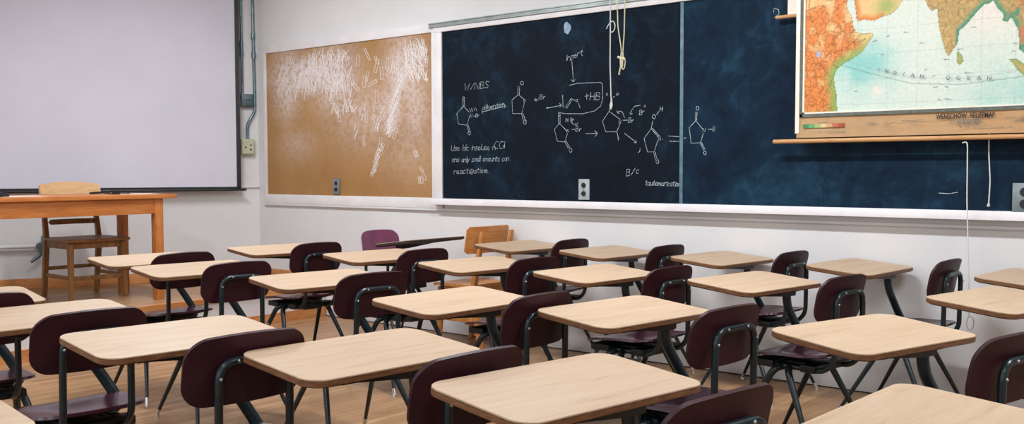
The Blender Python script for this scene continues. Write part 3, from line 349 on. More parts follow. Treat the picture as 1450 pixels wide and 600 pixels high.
for i,pts in enumerate([[[2.606,1.749],[2.535,1.696],[2.554,1.615],[2.641,1.604],[2.668,1.673]],[[2.606,1.749],[2.664,1.701]],[[2.602,1.749],[2.6,1.802]],[[2.615,1.749],[2.613,1.802]],[[2.617,1.81],[2.615,1.805],[2.608,1.802],[2.602,1.803],[2.597,1.808],[2.597,1.814],[2.602,1.819],[2.609,1.82],[2.615,1.816],[2.617,1.81]],[[2.641,1.604],[2.663,1.548]],[[2.653,1.607],[2.673,1.555]],[[2.679,1.544],[2.676,1.536],[2.667,1.531],[2.658,1.533],[2.651,1.54],[2.651,1.55],[2.658,1.557],[2.667,1.558],[2.676,1.553],[2.679,1.544]],[[2.668,1.728],[2.68,1.701],[2.69,1.732],[2.7,1.704]],[[2.713,1.731],[2.717,1.707],[2.729,1.733],[2.741,1.709]],[[2.708,1.671],[2.733,1.67]],[[2.793,1.698],[3.028,1.731]],[[3.005,1.742],[3.028,1.731],[3.011,1.718]],[[2.793,1.713],[2.797,1.686]],[[3.148,1.809],[3.085,1.773],[3.091,1.674],[3.176,1.671],[3.204,1.753]],[[3.148,1.809],[3.202,1.768]],[[3.14,1.81],[3.142,1.871]],[[3.155,1.809],[3.157,1.866]],[[3.195,1.888],[3.191,1.88],[3.182,1.876],[3.172,1.879],[3.166,1.886],[3.166,1.895],[3.172,1.901],[3.182,1.902],[3.191,1.897],[3.195,1.888]],[[3.176,1.671],[3.194,1.613]],[[3.187,1.674],[3.216,1.612]],[[3.22,1.609],[3.217,1.598],[3.209,1.593],[3.201,1.595],[3.195,1.604],[3.195,1.616],[3.201,1.625],[3.209,1.627],[3.217,1.62],[3.22,1.609]],[[3.29,1.764],[3.323,1.765]],[[3.307,1.776],[3.309,1.751]],[[3.33,1.759],[3.334,1.759]],[[3.33,1.773],[3.334,1.774]],[[3.404,1.702],[3.493,1.708]],[[3.605,1.85],[3.682,1.859],[3.866,1.854],[3.882,1.841],[3.884,1.74],[3.867,1.694],[3.817,1.664],[3.717,1.649],[3.579,1.655]],[[3.403,1.699],[3.536,1.715]],[[3.517,1.73],[3.536,1.715],[3.52,1.699]],[[3.571,1.699],[3.619,1.758],[3.665,1.737]],[[3.583,1.693],[3.628,1.749]],[[3.682,1.722],[3.696,1.691]],[[3.659,1.748],[3.676,1.75],[3.676,1.733],[3.662,1.734]],[[3.737,1.767],[3.767,1.769]],[[3.752,1.784],[3.752,1.746]],[[3.546,1.784],[3.55,1.7]],[[3.625,2.021],[3.639,1.873]],[[3.619,1.888],[3.639,1.87],[3.653,1.888]],[[3.518,1.59],[3.474,1.549],[3.501,1.465],[3.566,1.46],[3.588,1.518]],[[3.518,1.59],[3.583,1.535]],[[3.51,1.593],[3.51,1.646]],[[3.524,1.593],[3.524,1.643]],[[3.527,1.651],[3.525,1.646],[3.518,1.643],[3.511,1.644],[3.507,1.649],[3.507,1.655],[3.511,1.659],[3.518,1.66],[3.525,1.657],[3.527,1.651]],[[3.51,1.667],[3.571,1.655]],[[3.566,1.46],[3.597,1.414]],[[3.576,1.466],[3.608,1.421]],[[3.628,1.4],[3.625,1.391],[3.618,1.386],[3.61,1.388],[3.605,1.395],[3.605,1.405],[3.61,1.412],[3.618,1.413],[3.625,1.409],[3.628,1.4]],[[3.628,1.545],[3.652,1.544]],[[3.614,1.608],[3.631,1.586],[3.657,1.572],[3.679,1.59]],[[3.657,1.586],[3.659,1.569],[3.679,1.574]],[[3.742,1.512],[3.842,1.512]],[[3.821,1.529],[3.844,1.512],[3.824,1.491]],[[3.937,1.657],[3.883,1.592],[3.91,1.521],[4.0,1.518],[4.026,1.574]],[[3.937,1.657],[4.026,1.6]],[[4.0,1.518],[4.013,1.473]],[[4.007,1.476],[4.02,1.475],[4.01,1.462]],[[3.937,1.657],[3.956,1.723]],[[3.945,1.764],[3.964,1.723],[3.945,1.697]],[[4.048,1.593],[4.084,1.593]],[[4.005,1.648],[4.021,1.656],[4.045,1.646],[4.061,1.61]],[[4.0,1.66],[4.003,1.644],[4.019,1.64]],[[4.061,1.506],[4.153,1.446]],[[4.137,1.444],[4.156,1.443],[4.149,1.459]],[[4.184,1.405],[4.181,1.385],[4.169,1.377]],[[4.185,1.686],[4.139,1.682],[4.116,1.656],[4.108,1.63]],[[4.101,1.644],[4.108,1.629],[4.122,1.636]],[[3.967,1.749],[3.98,1.754]],[[4.268,1.531],[4.214,1.469],[4.241,1.381],[4.291,1.381],[4.317,1.449]],[[4.268,1.531],[4.323,1.475]],[[4.278,1.533],[4.332,1.48]],[[4.268,1.531],[4.279,1.582]],[[4.301,1.607],[4.298,1.599],[4.291,1.595],[4.282,1.597],[4.277,1.604],[4.277,1.613],[4.282,1.619],[4.29,1.621],[4.298,1.616],[4.301,1.607]],[[4.309,1.62],[4.327,1.643]],[[4.288,1.377],[4.302,1.329]],[[4.299,1.379],[4.313,1.335]],[[4.327,1.317],[4.324,1.308],[4.318,1.304],[4.311,1.306],[4.306,1.312],[4.306,1.321],[4.311,1.328],[4.318,1.33],[4.324,1.325],[4.327,1.317]],[[4.35,1.461],[4.353,1.459]],[[4.396,1.481],[4.477,1.474]],[[4.406,1.447],[4.477,1.444]],[[4.506,1.463],[4.529,1.467]],[[4.596,1.572],[4.549,1.529],[4.564,1.431],[4.63,1.433],[4.649,1.488]],[[4.596,1.572],[4.646,1.517]],[[4.591,1.574],[4.594,1.628]],[[4.601,1.574],[4.604,1.624]],[[4.618,1.649],[4.616,1.641],[4.61,1.637],[4.603,1.638],[4.599,1.645],[4.598,1.654],[4.603,1.66],[4.609,1.661],[4.615,1.657],[4.618,1.649]],[[4.63,1.433],[4.653,1.388]],[[4.638,1.435],[4.662,1.392]],[[4.672,1.369],[4.67,1.361],[4.664,1.357],[4.658,1.358],[4.653,1.365],[4.653,1.374],[4.658,1.38],[4.664,1.382],[4.67,1.377],[4.672,1.369]],[[4.685,1.514],[4.71,1.516]],[[6.073,1.136],[6.123,1.133],[6.166,1.141]],[[5.111,2.194],[5.115,2.218],[5.142,2.207],[5.147,2.182],[5.121,2.164]],[[2.623,1.917],[2.626,1.866],[2.643,1.899],[2.649,1.864],[2.669,1.914]],[[2.677,1.869],[2.72,1.917]],[[2.721,1.87],[2.729,1.92],[2.761,1.868],[2.769,1.918]],[[2.775,1.872],[2.783,1.922],[2.811,1.919],[2.812,1.904],[2.779,1.899],[2.813,1.892],[2.809,1.874],[2.775,1.872]],[[2.866,1.916],[2.84,1.923],[2.829,1.911],[2.857,1.89],[2.85,1.874],[2.821,1.877]],[[2.672,1.661],[2.676,1.685],[2.691,1.661],[2.695,1.684]],[[2.729,1.662],[2.733,1.687],[2.747,1.686],[2.748,1.678],[2.731,1.675],[2.748,1.672],[2.746,1.663],[2.729,1.662]],[[2.751,1.662],[2.754,1.676]],[[2.753,1.672],[2.76,1.676],[2.766,1.675]],[[2.822,1.73],[2.809,1.734],[2.801,1.722],[2.808,1.713],[2.82,1.72],[2.826,1.751],[2.821,1.712]],[[2.832,1.714],[2.835,1.736]],[[2.837,1.743],[2.838,1.745]],[[2.848,1.753],[2.842,1.715]],[[2.848,1.717],[2.852,1.738],[2.863,1.735],[2.861,1.716]],[[2.864,1.733],[2.877,1.736],[2.874,1.716]],[[2.883,1.73],[2.903,1.73],[2.898,1.739],[2.886,1.735],[2.884,1.722],[2.894,1.718],[2.903,1.721]],[[2.906,1.721],[2.909,1.743]],[[2.908,1.737],[2.921,1.742],[2.929,1.737],[2.927,1.721]],[[2.946,1.754],[2.942,1.725],[2.95,1.722]],[[2.936,1.746],[2.955,1.746]],[[2.959,1.727],[2.963,1.748]],[[2.964,1.756],[2.965,1.758]],[[2.978,1.75],[2.967,1.741],[2.971,1.728],[2.981,1.729],[2.987,1.74],[2.978,1.75]],[[2.992,1.731],[2.995,1.752]],[[2.994,1.746],[3.007,1.752],[3.014,1.746],[3.013,1.73]],[[3.195,1.75],[3.198,1.77],[3.21,1.75],[3.213,1.77]],[[3.344,1.767],[3.349,1.8],[3.367,1.798],[3.368,1.788],[3.347,1.785],[3.368,1.78],[3.366,1.768],[3.344,1.767]],[[3.376,1.766],[3.379,1.785]],[[3.378,1.779],[3.387,1.784],[3.394,1.783]],[[2.48,1.452],[2.477,1.419],[2.491,1.414],[2.505,1.421],[2.512,1.452]],[[2.536,1.438],[2.519,1.439],[2.516,1.429],[2.534,1.425],[2.528,1.414],[2.509,1.416]],[[2.539,1.428],[2.564,1.429],[2.558,1.44],[2.543,1.434],[2.54,1.419],[2.553,1.414],[2.563,1.419]],[[2.604,1.46],[2.596,1.414],[2.615,1.414],[2.623,1.426],[2.615,1.438],[2.599,1.432]],[[2.634,1.46],[2.627,1.415]],[[2.658,1.437],[2.644,1.44],[2.633,1.428],[2.638,1.414],[2.655,1.417]],[[2.691,1.415],[2.695,1.441]],[[2.697,1.45],[2.698,1.452]],[[2.694,1.416],[2.698,1.442]],[[2.697,1.434],[2.712,1.441],[2.721,1.435],[2.719,1.416]],[[2.75,1.439],[2.733,1.44],[2.73,1.43],[2.748,1.425],[2.742,1.415],[2.724,1.416]],[[2.767,1.441],[2.755,1.43],[2.759,1.415],[2.771,1.417],[2.779,1.43],[2.767,1.441]],[[2.792,1.46],[2.785,1.415]],[[2.791,1.44],[2.79,1.418],[2.801,1.415],[2.812,1.421],[2.816,1.44]],[[2.816,1.44],[2.813,1.415]],[[2.841,1.439],[2.825,1.44],[2.822,1.431],[2.839,1.426],[2.833,1.416],[2.816,1.417]],[[2.843,1.427],[2.867,1.428],[2.861,1.439],[2.847,1.433],[2.845,1.418],[2.857,1.413],[2.867,1.418]],[[2.898,1.415],[2.902,1.44]],[[2.901,1.432],[2.916,1.439],[2.925,1.433],[2.923,1.414]],[[2.957,1.47],[2.935,1.477],[2.915,1.449],[2.926,1.421],[2.95,1.426]],[[3.005,1.47],[2.983,1.476],[2.963,1.449],[2.974,1.421],[2.997,1.426]],[[3.018,1.476],[3.009,1.421]],[[3.002,1.448],[3.001,1.438],[3.017,1.438]],[[3.017,1.449],[3.013,1.428]],[[2.507,1.349],[2.493,1.351],[2.484,1.337],[2.491,1.327],[2.505,1.337],[2.508,1.35],[2.506,1.327]],[[2.51,1.329],[2.514,1.353]],[[2.513,1.346],[2.527,1.353],[2.535,1.347],[2.533,1.329]],[[2.558,1.347],[2.544,1.351],[2.535,1.338],[2.542,1.328],[2.556,1.336],[2.562,1.369],[2.556,1.328]],[[2.598,1.351],[2.586,1.341],[2.59,1.328],[2.601,1.329],[2.608,1.341],[2.598,1.351]],[[2.606,1.327],[2.61,1.35]],[[2.609,1.343],[2.623,1.35],[2.631,1.344],[2.629,1.327]],[[2.643,1.368],[2.636,1.327]],[[2.642,1.351],[2.65,1.33]],[[2.665,1.351],[2.64,1.314]],[[2.712,1.35],[2.697,1.351],[2.694,1.342],[2.71,1.338],[2.705,1.329],[2.688,1.33]],[[2.709,1.33],[2.712,1.353],[2.725,1.35],[2.722,1.33]],[[2.725,1.347],[2.74,1.351],[2.737,1.33]],[[2.763,1.35],[2.75,1.352],[2.741,1.338],[2.748,1.329],[2.761,1.338],[2.764,1.351],[2.762,1.329]],[[2.774,1.37],[2.767,1.329]],[[2.781,1.37],[2.775,1.33]],[[2.823,1.351],[2.81,1.353],[2.801,1.34],[2.808,1.33],[2.821,1.339],[2.824,1.352],[2.822,1.33]],[[2.822,1.33],[2.826,1.353],[2.838,1.35],[2.836,1.33]],[[2.839,1.347],[2.853,1.351],[2.85,1.33]],[[2.865,1.354],[2.854,1.344],[2.858,1.331],[2.869,1.332],[2.875,1.344],[2.865,1.354]],[[2.88,1.353],[2.878,1.333],[2.888,1.33],[2.898,1.335],[2.902,1.353]],[[2.902,1.353],[2.899,1.33]],[[2.901,1.33],[2.904,1.353]],[[2.903,1.346],[2.917,1.353],[2.925,1.347],[2.923,1.33]],[[2.937,1.364],[2.932,1.334],[2.941,1.331]],[[2.927,1.355],[2.947,1.356]],[[2.967,1.351],[2.952,1.352],[2.95,1.343],[2.965,1.339],[2.96,1.33],[2.945,1.331]],[[3.012,1.349],[3.0,1.352],[2.991,1.341],[2.995,1.329],[3.009,1.332]],[[3.035,1.352],[3.022,1.353],[3.014,1.34],[3.02,1.331],[3.033,1.34],[3.036,1.352],[3.034,1.331]],[[3.034,1.333],[3.037,1.355]],[[3.036,1.349],[3.049,1.355],[3.057,1.35],[3.055,1.333]],[[2.502,1.235],[2.506,1.261]],[[2.505,1.254],[2.519,1.261],[2.529,1.26]],[[2.533,1.251],[2.558,1.252],[2.551,1.263],[2.537,1.257],[2.534,1.242],[2.547,1.237],[2.557,1.242]],[[2.593,1.261],[2.578,1.263],[2.568,1.247],[2.575,1.237],[2.591,1.247],[2.594,1.262],[2.592,1.237]],[[2.626,1.262],[2.612,1.265],[2.601,1.253],[2.606,1.239],[2.623,1.242]],[[2.646,1.277],[2.64,1.243],[2.65,1.24]],[[2.634,1.267],[2.657,1.268]],[[2.69,1.246],[2.678,1.248],[2.679,1.258],[2.692,1.26],[2.691,1.246],[2.703,1.251],[2.706,1.267],[2.686,1.274],[2.666,1.261],[2.665,1.243],[2.684,1.236],[2.697,1.239]],[[2.733,1.263],[2.719,1.264],[2.709,1.249],[2.716,1.239],[2.731,1.249],[2.735,1.264],[2.733,1.239]],[[2.757,1.281],[2.751,1.246],[2.761,1.243]],[[2.745,1.27],[2.767,1.272]],[[2.774,1.244],[2.778,1.27]],[[2.779,1.279],[2.781,1.281]],[[2.784,1.243],[2.788,1.269],[2.802,1.266],[2.799,1.243]],[[2.802,1.263],[2.818,1.267],[2.815,1.243]],[[2.823,1.258],[2.847,1.26],[2.841,1.27],[2.827,1.264],[2.825,1.249],[2.837,1.245],[2.847,1.249]],[[2.852,1.245],[2.855,1.246]],[[3.58,2.02],[3.584,2.047]],[[3.586,2.056],[3.587,2.058]],[[3.587,2.022],[3.591,2.048]],[[3.59,2.04],[3.605,2.047],[3.614,2.04],[3.612,2.02]],[[3.642,2.051],[3.625,2.053],[3.623,2.044],[3.64,2.038],[3.634,2.027],[3.617,2.03]],[[3.644,2.049],[3.667,2.049],[3.661,2.061],[3.648,2.055],[3.645,2.04],[3.657,2.035],[3.666,2.038]],[[3.671,2.042],[3.675,2.068]],[[3.674,2.06],[3.686,2.067],[3.696,2.065]],[[3.712,2.085],[3.707,2.05],[3.716,2.046]],[[3.701,2.075],[3.722,2.075]],[[3.779,1.738],[3.787,1.789]],[[3.813,1.736],[3.821,1.787]],[[3.783,1.764],[3.817,1.764]],[[3.827,1.738],[3.835,1.789],[3.861,1.786],[3.861,1.771],[3.831,1.765],[3.862,1.759],[3.859,1.74],[3.827,1.738]],[[3.584,1.524],[3.587,1.546],[3.6,1.524],[3.604,1.546]],[[3.66,1.53],[3.665,1.563],[3.682,1.561],[3.682,1.551],[3.663,1.548],[3.683,1.544],[3.681,1.532],[3.66,1.53]],[[3.692,1.529],[3.695,1.548]],[[3.694,1.543],[3.703,1.548],[3.71,1.547]],[[3.576,1.599],[3.579,1.624]],[[3.592,1.598],[3.596,1.623]],[[3.578,1.611],[3.594,1.611]],[[3.615,1.601],[3.618,1.623],[3.63,1.622],[3.63,1.615],[3.617,1.613],[3.63,1.61],[3.629,1.602],[3.615,1.601]],[[3.634,1.6],[3.635,1.613]],[[3.635,1.609],[3.641,1.613],[3.645,1.612]],[[4.017,1.574],[4.02,1.596],[4.032,1.574],[4.035,1.595]],[[4.091,1.577],[4.096,1.609],[4.111,1.607],[4.112,1.598],[4.094,1.594],[4.112,1.59],[4.111,1.579],[4.091,1.577]],[[4.119,1.576],[4.121,1.594]],[[4.12,1.589],[4.129,1.593],[4.135,1.592]],[[4.177,1.624],[4.181,1.655],[4.197,1.653],[4.197,1.644],[4.179,1.641],[4.197,1.637],[4.196,1.625],[4.177,1.624]],[[4.2,1.63],[4.202,1.648]],[[4.202,1.643],[4.21,1.648],[4.216,1.647]],[[3.997,1.758],[3.999,1.777]],[[4.009,1.758],[4.011,1.776]],[[3.998,1.768],[4.01,1.768]],[[3.92,1.779],[3.914,1.772],[3.916,1.763],[3.923,1.765],[3.926,1.773],[3.92,1.779]],[[4.22,1.686],[4.214,1.68],[4.216,1.673],[4.222,1.674],[4.224,1.681],[4.22,1.686]],[[4.333,1.642],[4.337,1.67]],[[4.351,1.641],[4.355,1.67]],[[4.335,1.656],[4.353,1.656]],[[4.322,1.451],[4.325,1.474],[4.338,1.451],[4.341,1.474]],[[4.647,1.498],[4.65,1.523],[4.663,1.498],[4.666,1.522]],[[4.716,1.503],[4.72,1.53],[4.733,1.527],[4.73,1.518],[4.718,1.517],[4.731,1.503]],[[4.076,1.223],[4.082,1.269],[4.104,1.267],[4.105,1.254],[4.079,1.248],[4.105,1.243],[4.103,1.226],[4.076,1.223]],[[4.116,1.231],[4.148,1.276]],[[4.176,1.262],[4.164,1.265],[4.155,1.253],[4.159,1.24],[4.174,1.243]],[[4.235,1.194],[4.231,1.165],[4.238,1.163]],[[4.227,1.185],[4.243,1.186]],[[4.26,1.181],[4.25,1.182],[4.243,1.17],[4.248,1.161],[4.259,1.17],[4.261,1.182],[4.26,1.161]],[[4.266,1.183],[4.265,1.165],[4.273,1.163],[4.281,1.168],[4.284,1.183]],[[4.284,1.183],[4.282,1.163]],[[4.295,1.193],[4.291,1.165],[4.298,1.163]],[[4.287,1.184],[4.303,1.186]],[[4.313,1.183],[4.304,1.175],[4.307,1.163],[4.316,1.164],[4.321,1.175],[4.313,1.183]],[[4.323,1.161],[4.325,1.182],[4.335,1.179],[4.333,1.161]],[[4.335,1.177],[4.346,1.181],[4.344,1.161]],[[4.349,1.172],[4.366,1.173],[4.361,1.181],[4.352,1.176],[4.35,1.164],[4.359,1.161],[4.365,1.164]],[[4.368,1.162],[4.371,1.182]],[[4.37,1.176],[4.379,1.182],[4.386,1.181]],[[4.389,1.16],[4.391,1.18]],[[4.392,1.187],[4.393,1.189]],[[4.393,1.18],[4.408,1.18],[4.39,1.159],[4.407,1.159]],[[4.429,1.179],[4.419,1.18],[4.412,1.168],[4.417,1.159],[4.427,1.168],[4.429,1.179],[4.428,1.159]],[[4.441,1.189],[4.438,1.161],[4.444,1.159]],[[4.433,1.181],[4.449,1.182]],[[4.452,1.158],[4.455,1.178]],[[4.456,1.185],[4.457,1.187]],[[4.465,1.18],[4.456,1.171],[4.459,1.159],[4.468,1.161],[4.473,1.171],[4.465,1.18]],[[4.475,1.158],[4.478,1.178]],[[4.477,1.172],[4.487,1.178],[4.493,1.173],[4.492,1.158]]]):ribbon(bm,pts,.0033,None,-.0152-i*8e-6)
o=P0(obj('chalk_writing',bm,'chalk',ch),cl2);o['kind']='stuff'
# dusty eraser smears
MT['smear']=noisy('chalk_dust_smear',srgb(40,66,84),srgb(22,40,56),26,.9,rnd=False,spec=.1)
# tape scrap
bm=bmesh.new();bmesh.ops.create_circle(bm,cap_ends=True,radius=.034,segments=11)
for v in bm.verts:
    x,y=v.co.x*random.uniform(.7,1.1),v.co.y*random.uniform(1.,1.5);v.co=Vector((3.585+x,-.0165,2.245+y))
MT['scrap']=noisy('blue_grey_tape',srgb(120,146,172),srgb(150,172,192),30,.8)
P0(obj('tape_scrap',bm,'scrap',ch),cl2)
# chalk stub on the tray
def outlet(x0,z0,x1,z1,y,label,pm):
    t=thing('wall_outlet',label,'outlet',((x0+x1)/2,y,(z0+z1)/2));w,h=(x1-x0),(z1-z0)
    box('cover_plate',pm,t,-w/2,-.012,-h/2,w/2,0,h/2,bev=.003)
    for s in (-1,1):
        bm=bmesh.new();bmesh.ops.create_cone(bm,cap_ends=True,segments=20,radius1=w*.2,radius2=w*.2,depth=.006)
        bmesh.ops.transform(bm,matrix=Matrix.Translation((0,-.0145,s*h*.2))@Matrix.Rotation(pi/2,4,'X'),verts=bm.verts[:])
        obj('socket',bm,'black',t,smooth=True)
    bm=bmesh.new();bmesh.ops.create_cone(bm,cap_ends=True,segments=12,radius1=.004,radius2=.004,depth=.004)
    bmesh.ops.transform(bm,matrix=Matrix.Translation((0,-.0135,0))@Matrix.Rotation(pi/2,4,'X'),verts=bm.verts[:])
    obj('screw',bm,'bolt',t,smooth=True)
outlet(1.085,1.064,1.168,1.196,-.0135,'grey two-socket outlet at the bottom of the cork pinboard','plate')
outlet(3.692,1.060,3.780,1.202,-.0145,'pale two-socket outlet low on the chalkboard under the molecules','plate_w')
outlet(6.437,1.040,6.555,1.192,-.0215,'large grey outlet box on the chalkboard edge right of the hanging map','plate')

# ------------------------------------------------------------------ wall map
MP={"africa":[[5.588,2.739],[5.597,2.199],[5.594,2.157],[5.62,2.111],[5.627,2.076],[5.632,2.046],[5.647,2.02],[5.69,2.005],[5.743,2.008],[5.74,1.987],[5.712,1.947],[5.685,1.907],[5.634,1.876],[5.577,1.848],[5.54,1.818],[5.526,1.776],[5.53,1.75],[5.542,1.685],[5.547,1.598],[5.544,1.539],[5.189,1.551],[5.173,2.811]],"arabia":[[5.624,2.733],[5.633,2.195],[5.641,2.152],[5.653,2.076],[5.689,2.083],[5.746,2.071],[5.788,2.088],[5.843,2.099],[5.876,2.133],[5.896,2.166],[5.922,2.237],[5.863,2.394],[5.895,2.686]],"india":[[5.968,2.673],[5.961,2.306],[6.015,2.152],[6.026,2.124],[6.046,2.092],[6.078,2.102],[6.08,2.051],[6.09,1.99],[6.108,1.921],[6.122,1.873],[6.138,1.849],[6.16,1.884],[6.179,1.909],[6.184,1.942],[6.187,1.975],[6.221,2.005],[6.257,2.047],[6.288,2.083],[6.307,2.099],[6.337,2.103],[6.348,2.115],[6.367,2.075],[6.398,2.039],[6.393,2.008],[6.417,1.999],[6.434,2.023],[6.447,1.996],[6.465,1.962],[6.472,1.91],[6.473,1.859],[6.502,1.835],[6.561,1.764],[6.532,1.922],[6.588,1.952],[6.651,1.878],[6.709,2.008],[6.666,2.552]],"lanka":[[6.182,1.875],[6.205,1.847],[6.212,1.82],[6.193,1.801],[6.177,1.816],[6.177,1.849]],"sumatra":[[6.424,1.815],[6.462,1.812],[6.497,1.786],[6.593,1.703],[6.658,1.604],[6.627,1.585],[6.537,1.686],[6.468,1.757],[6.452,1.783]],"_lake":[5.434,1.913],"_teal":[5.69,1.843],"_teal2":[6.485,1.612],"_pink":[5.77,1.692],"_green":[5.812,2.145],"_frameBL":[5.331,1.562],"_innerBL":[5.357,1.588],"_bar0":[5.349,1.505],"_bar1":[5.612,1.525],"_tit0":[6.087,1.535],"_tit1":[6.362,1.543],"_sc0":[6.158,1.509],"_sc1":[6.295,1.519],"_I":[5.774,1.801],"_D":[5.863,1.776],"_N":[6.007,1.748],"_O":[6.14,1.733],"_N2":[6.34,1.719],"_lat0":[5.527,1.858],"_lat1":[5.95,1.72],"_lat2":[6.199,1.7],"_lat3":[6.498,1.723]}
def inpoly(X,Z,poly):
    c=np.zeros(X.shape,bool);n=len(poly)
    for i in range(n):
        x1_,z1_=poly[i];x2_,z2_=poly[(i+1)%n]
        cond=((z1_>Z)!=(z2_>Z))
        with np.errstate(divide='ignore',invalid='ignore'):
            xi=(x2_-x1_)*(Z-z1_)/(z2_-z1_+1e-12)+x1_
        c^=cond&(X<xi)
    return c
def dpoly(X,Z,poly,closed=True):
    d=np.full(X.shape,9.);n=len(poly)
    for i in range(n if closed else n-1):
        a=np.array(poly[i]);b=np.array(poly[(i+1)%n]);ab=b-a;L=ab@ab+1e-9
        t=np.clip(((X-a[0])*ab[0]+(Z-a[1])*ab[1])/L,0,1)
        d=np.minimum(d,np.hypot(X-a[0]-t*ab[0],Z-a[1]-t*ab[1]))
    return d
rs=np.random.RandomState(5)
def vnoise(X,Z,s,seed):
    r=np.random.RandomState(seed);N=96;G=r.rand(N,N)
    u=X/s;v=Z/s;i=np.floor(u).astype(int);j=np.floor(v).astype(int);fu=u-i;fv=v-j
    fu=fu*fu*(3-2*fu);fv=fv*fv*(3-2*fv);g=lambda a,b:G[a%N,b%N]
    return (g(i,j)*(1-fu)+g(i+1,j)*fu)*(1-fv)+(g(i,j+1)*(1-fu)+g(i+1,j+1)*fu)*fv
def lin(c):return np.array([ (x/255/12.92) if x/255<=.04045 else ((x/255+.055)/1.055)**2.4 for x in c])
def build_map():
    YM=-.115
    t=thing('wall_map','unrolled school relief map of the Indian Ocean hanging before the chalkboard','map',(6.22,YM,1.43))
    L=(6.22,YM,1.43);keep=lambda o:P0(o,L)
    mx0,mx1,mz0,mz1=5.305,7.13,1.445,2.80
    # paper sheet with slight waves at its left edge
    nx,nz=60,44;bm=bmesh.new()
    def edge(z):return mx0+.004*sin(z*19)+.003*sin(z*47+1)
    def yy(x,z):return YM+.0018*sin(z*6)+.0014*sin(x*5+z*2)
    G=[[bm.verts.new((edge(mz0+(mz1-mz0)*j/nz)*(1-i/nx)+mx1*i/nx,yy(0,0)+.0,mz0+(mz1-mz0)*j/nz)) for j in range(nz+1)] for i in range(nx+1)]
    for col in G:
        for v in col:v.co.y=yy(v.co.x,v.co.z)
    for i in range(nx):
        for j in range(nz):bm.faces.new((G[i][j],G[i+1][j],G[i+1][j+1],G[i][j+1]))
    bmesh.ops.solidify(bm,geom=bm.faces[:],thickness=.0012)
    keep(obj('map_sheet',bm,'map_paper',t,smooth=True))
    # printed picture
    px0,px1,pz0,pz1=5.357,7.08,1.588,2.78;st_=.0042
    nx=int((px1-px0)/st_);nz=int((pz1-pz0)/st_)
    xs=np.linspace(px0,px1,nx+1);zs=np.linspace(pz0,pz1,nz+1);X,Z=np.meshgrid(xs,zs,indexing='ij')
    n1=vnoise(X,Z,.05,1);n2=vnoise(X,Z,.02,2);n3=vnoise(X,Z,.009,3);n4=vnoise(X,Z,.25,4);rug=.5*n2+.5*n3
    C=np.zeros(X.shape+(3,));ocean=lin((222,228,214));teal=lin((146,202,194));pink=lin((236,224,212))
    w=np.clip((n4-.2)*.6+.15*n1,0,1)[...,None];C[:]=ocean*(1-w)+teal*w*.5+ocean*w*.5
    for k,r1,cc,s in (('_teal',.16,teal,1.3),('_teal2',.22,teal,.7),('_pink',.035,pink,.9)):
        cx,cz=MP[k];q=np.clip(np.exp(-(((X-cx)/r1)**2+((Z-cz)/(r1*.8))**2))*s*(.6+.6*n1),0,1)[...,None];C=C*(1-q)+cc*q
    q=np.clip(np.exp(-((X-6.33)/.14)**2-((Z-2.06)/.13)**2)*.8,0,1)[...,None];C=C*(1-q)+pink*q
    # graticule and current lines
    for xv in np.arange(5.5,7.1,.16):
        q=(np.abs(X-xv)<.0022)[...,None]*.18;C=C*(1-q)+lin((110,130,130))*q
    for zv in np.arange(1.62,2.8,.135):
        q=(np.abs(Z-zv-.012*((X-6.2)**2))<.0022)[...,None]*.18;C=C*(1-q)+lin((110,130,130))*q
    def line(pl,wd,cc,s):
        nonlocal C
        q=(dpoly(X,Z,pl,False)<wd)[...,None]*s;C=C*(1-q)+lin(cc)*q
    arc=[MP['_lat0'],(5.72,1.79),MP['_lat1'],MP['_lat2'],MP['_lat3'],(6.8,1.78)]
    line(arc,.0024,(90,108,108),.5);line([(a,b+.03) for a,b in arc],.002,(120,138,138),.3)
    for k in range(60):
        x=rs.uniform(5.6,7.0);z=rs.uniform(1.62,2.5);l=rs.uniform(.01,.035);line([(x,z),(x+l,z+rs.uniform(-.008,.008))],.0024,(96,110,120),.75)
    tan=lin((232,200,140));org=lin((222,136,72));brn=lin((150,82,40));grn=lin((132,172,92));tgr=lin((84,150,116));olv=lin((190,160,104));red=lin((206,122,84))
    for name in ('africa','arabia','india','lanka','sumatra'):
        poly=MP[name];I=inpoly(X,Z,poly);d=dpoly(X,Z,poly)
        if name=='africa':
            m=np.clip(1.0-(Z-1.75)*1.3+ (n1-.5)*1.5+(n4-.5)*.8 - .6*np.clip((5.50-X)*3,0,1)*np.clip((Z-1.95)*3,0,1),0,1)
            m=np.maximum(m,np.clip(1.2-np.abs(X-5.555)/.055,0,1)*(Z>2.02)*(.6+.4*n1))
            c=tan*(1-m[...,None])+org*m[...,None]
            rid=((np.abs(n2-.5)<.08)|(np.abs(n1-.5)<.03))&(m>.4);c=np.where(rid[...,None],brn*.55+c*.45,c);c=c*(.82+.34*n3[...,None])
            gc=np.clip(1.3-d/.05,0,1)*np.clip((2.02-Z)*9,0,1);gc*=.85;c=c*(1-gc[...,None])+grn*gc[...,None]
            lk=np.hypot((X-MP['_lake'][0])/.8,Z-MP['_lake'][1])<.017;c=np.where(lk[...,None],lin((170,172,206)),c)
        elif name=='arabia':
            m=np.clip(1.2-(d/.03),0,1)*(X<5.80)+.25*n1;m=np.clip(m,0,1)[...,None];c=tan*(1-m)+org*m
            gx,gz=MP['_green'];q=np.clip(np.exp(-((X-gx)/.06)**2-((Z-gz)/.05)**2)*.75,0,1)[...,None];c=c*(1-q)+grn*q
        elif name=='india':
            c=olv*(.78+.5*rug[...,None]);rid=(np.abs(n2-.5)<.06);c=np.where(rid[...,None],c*.72,c)
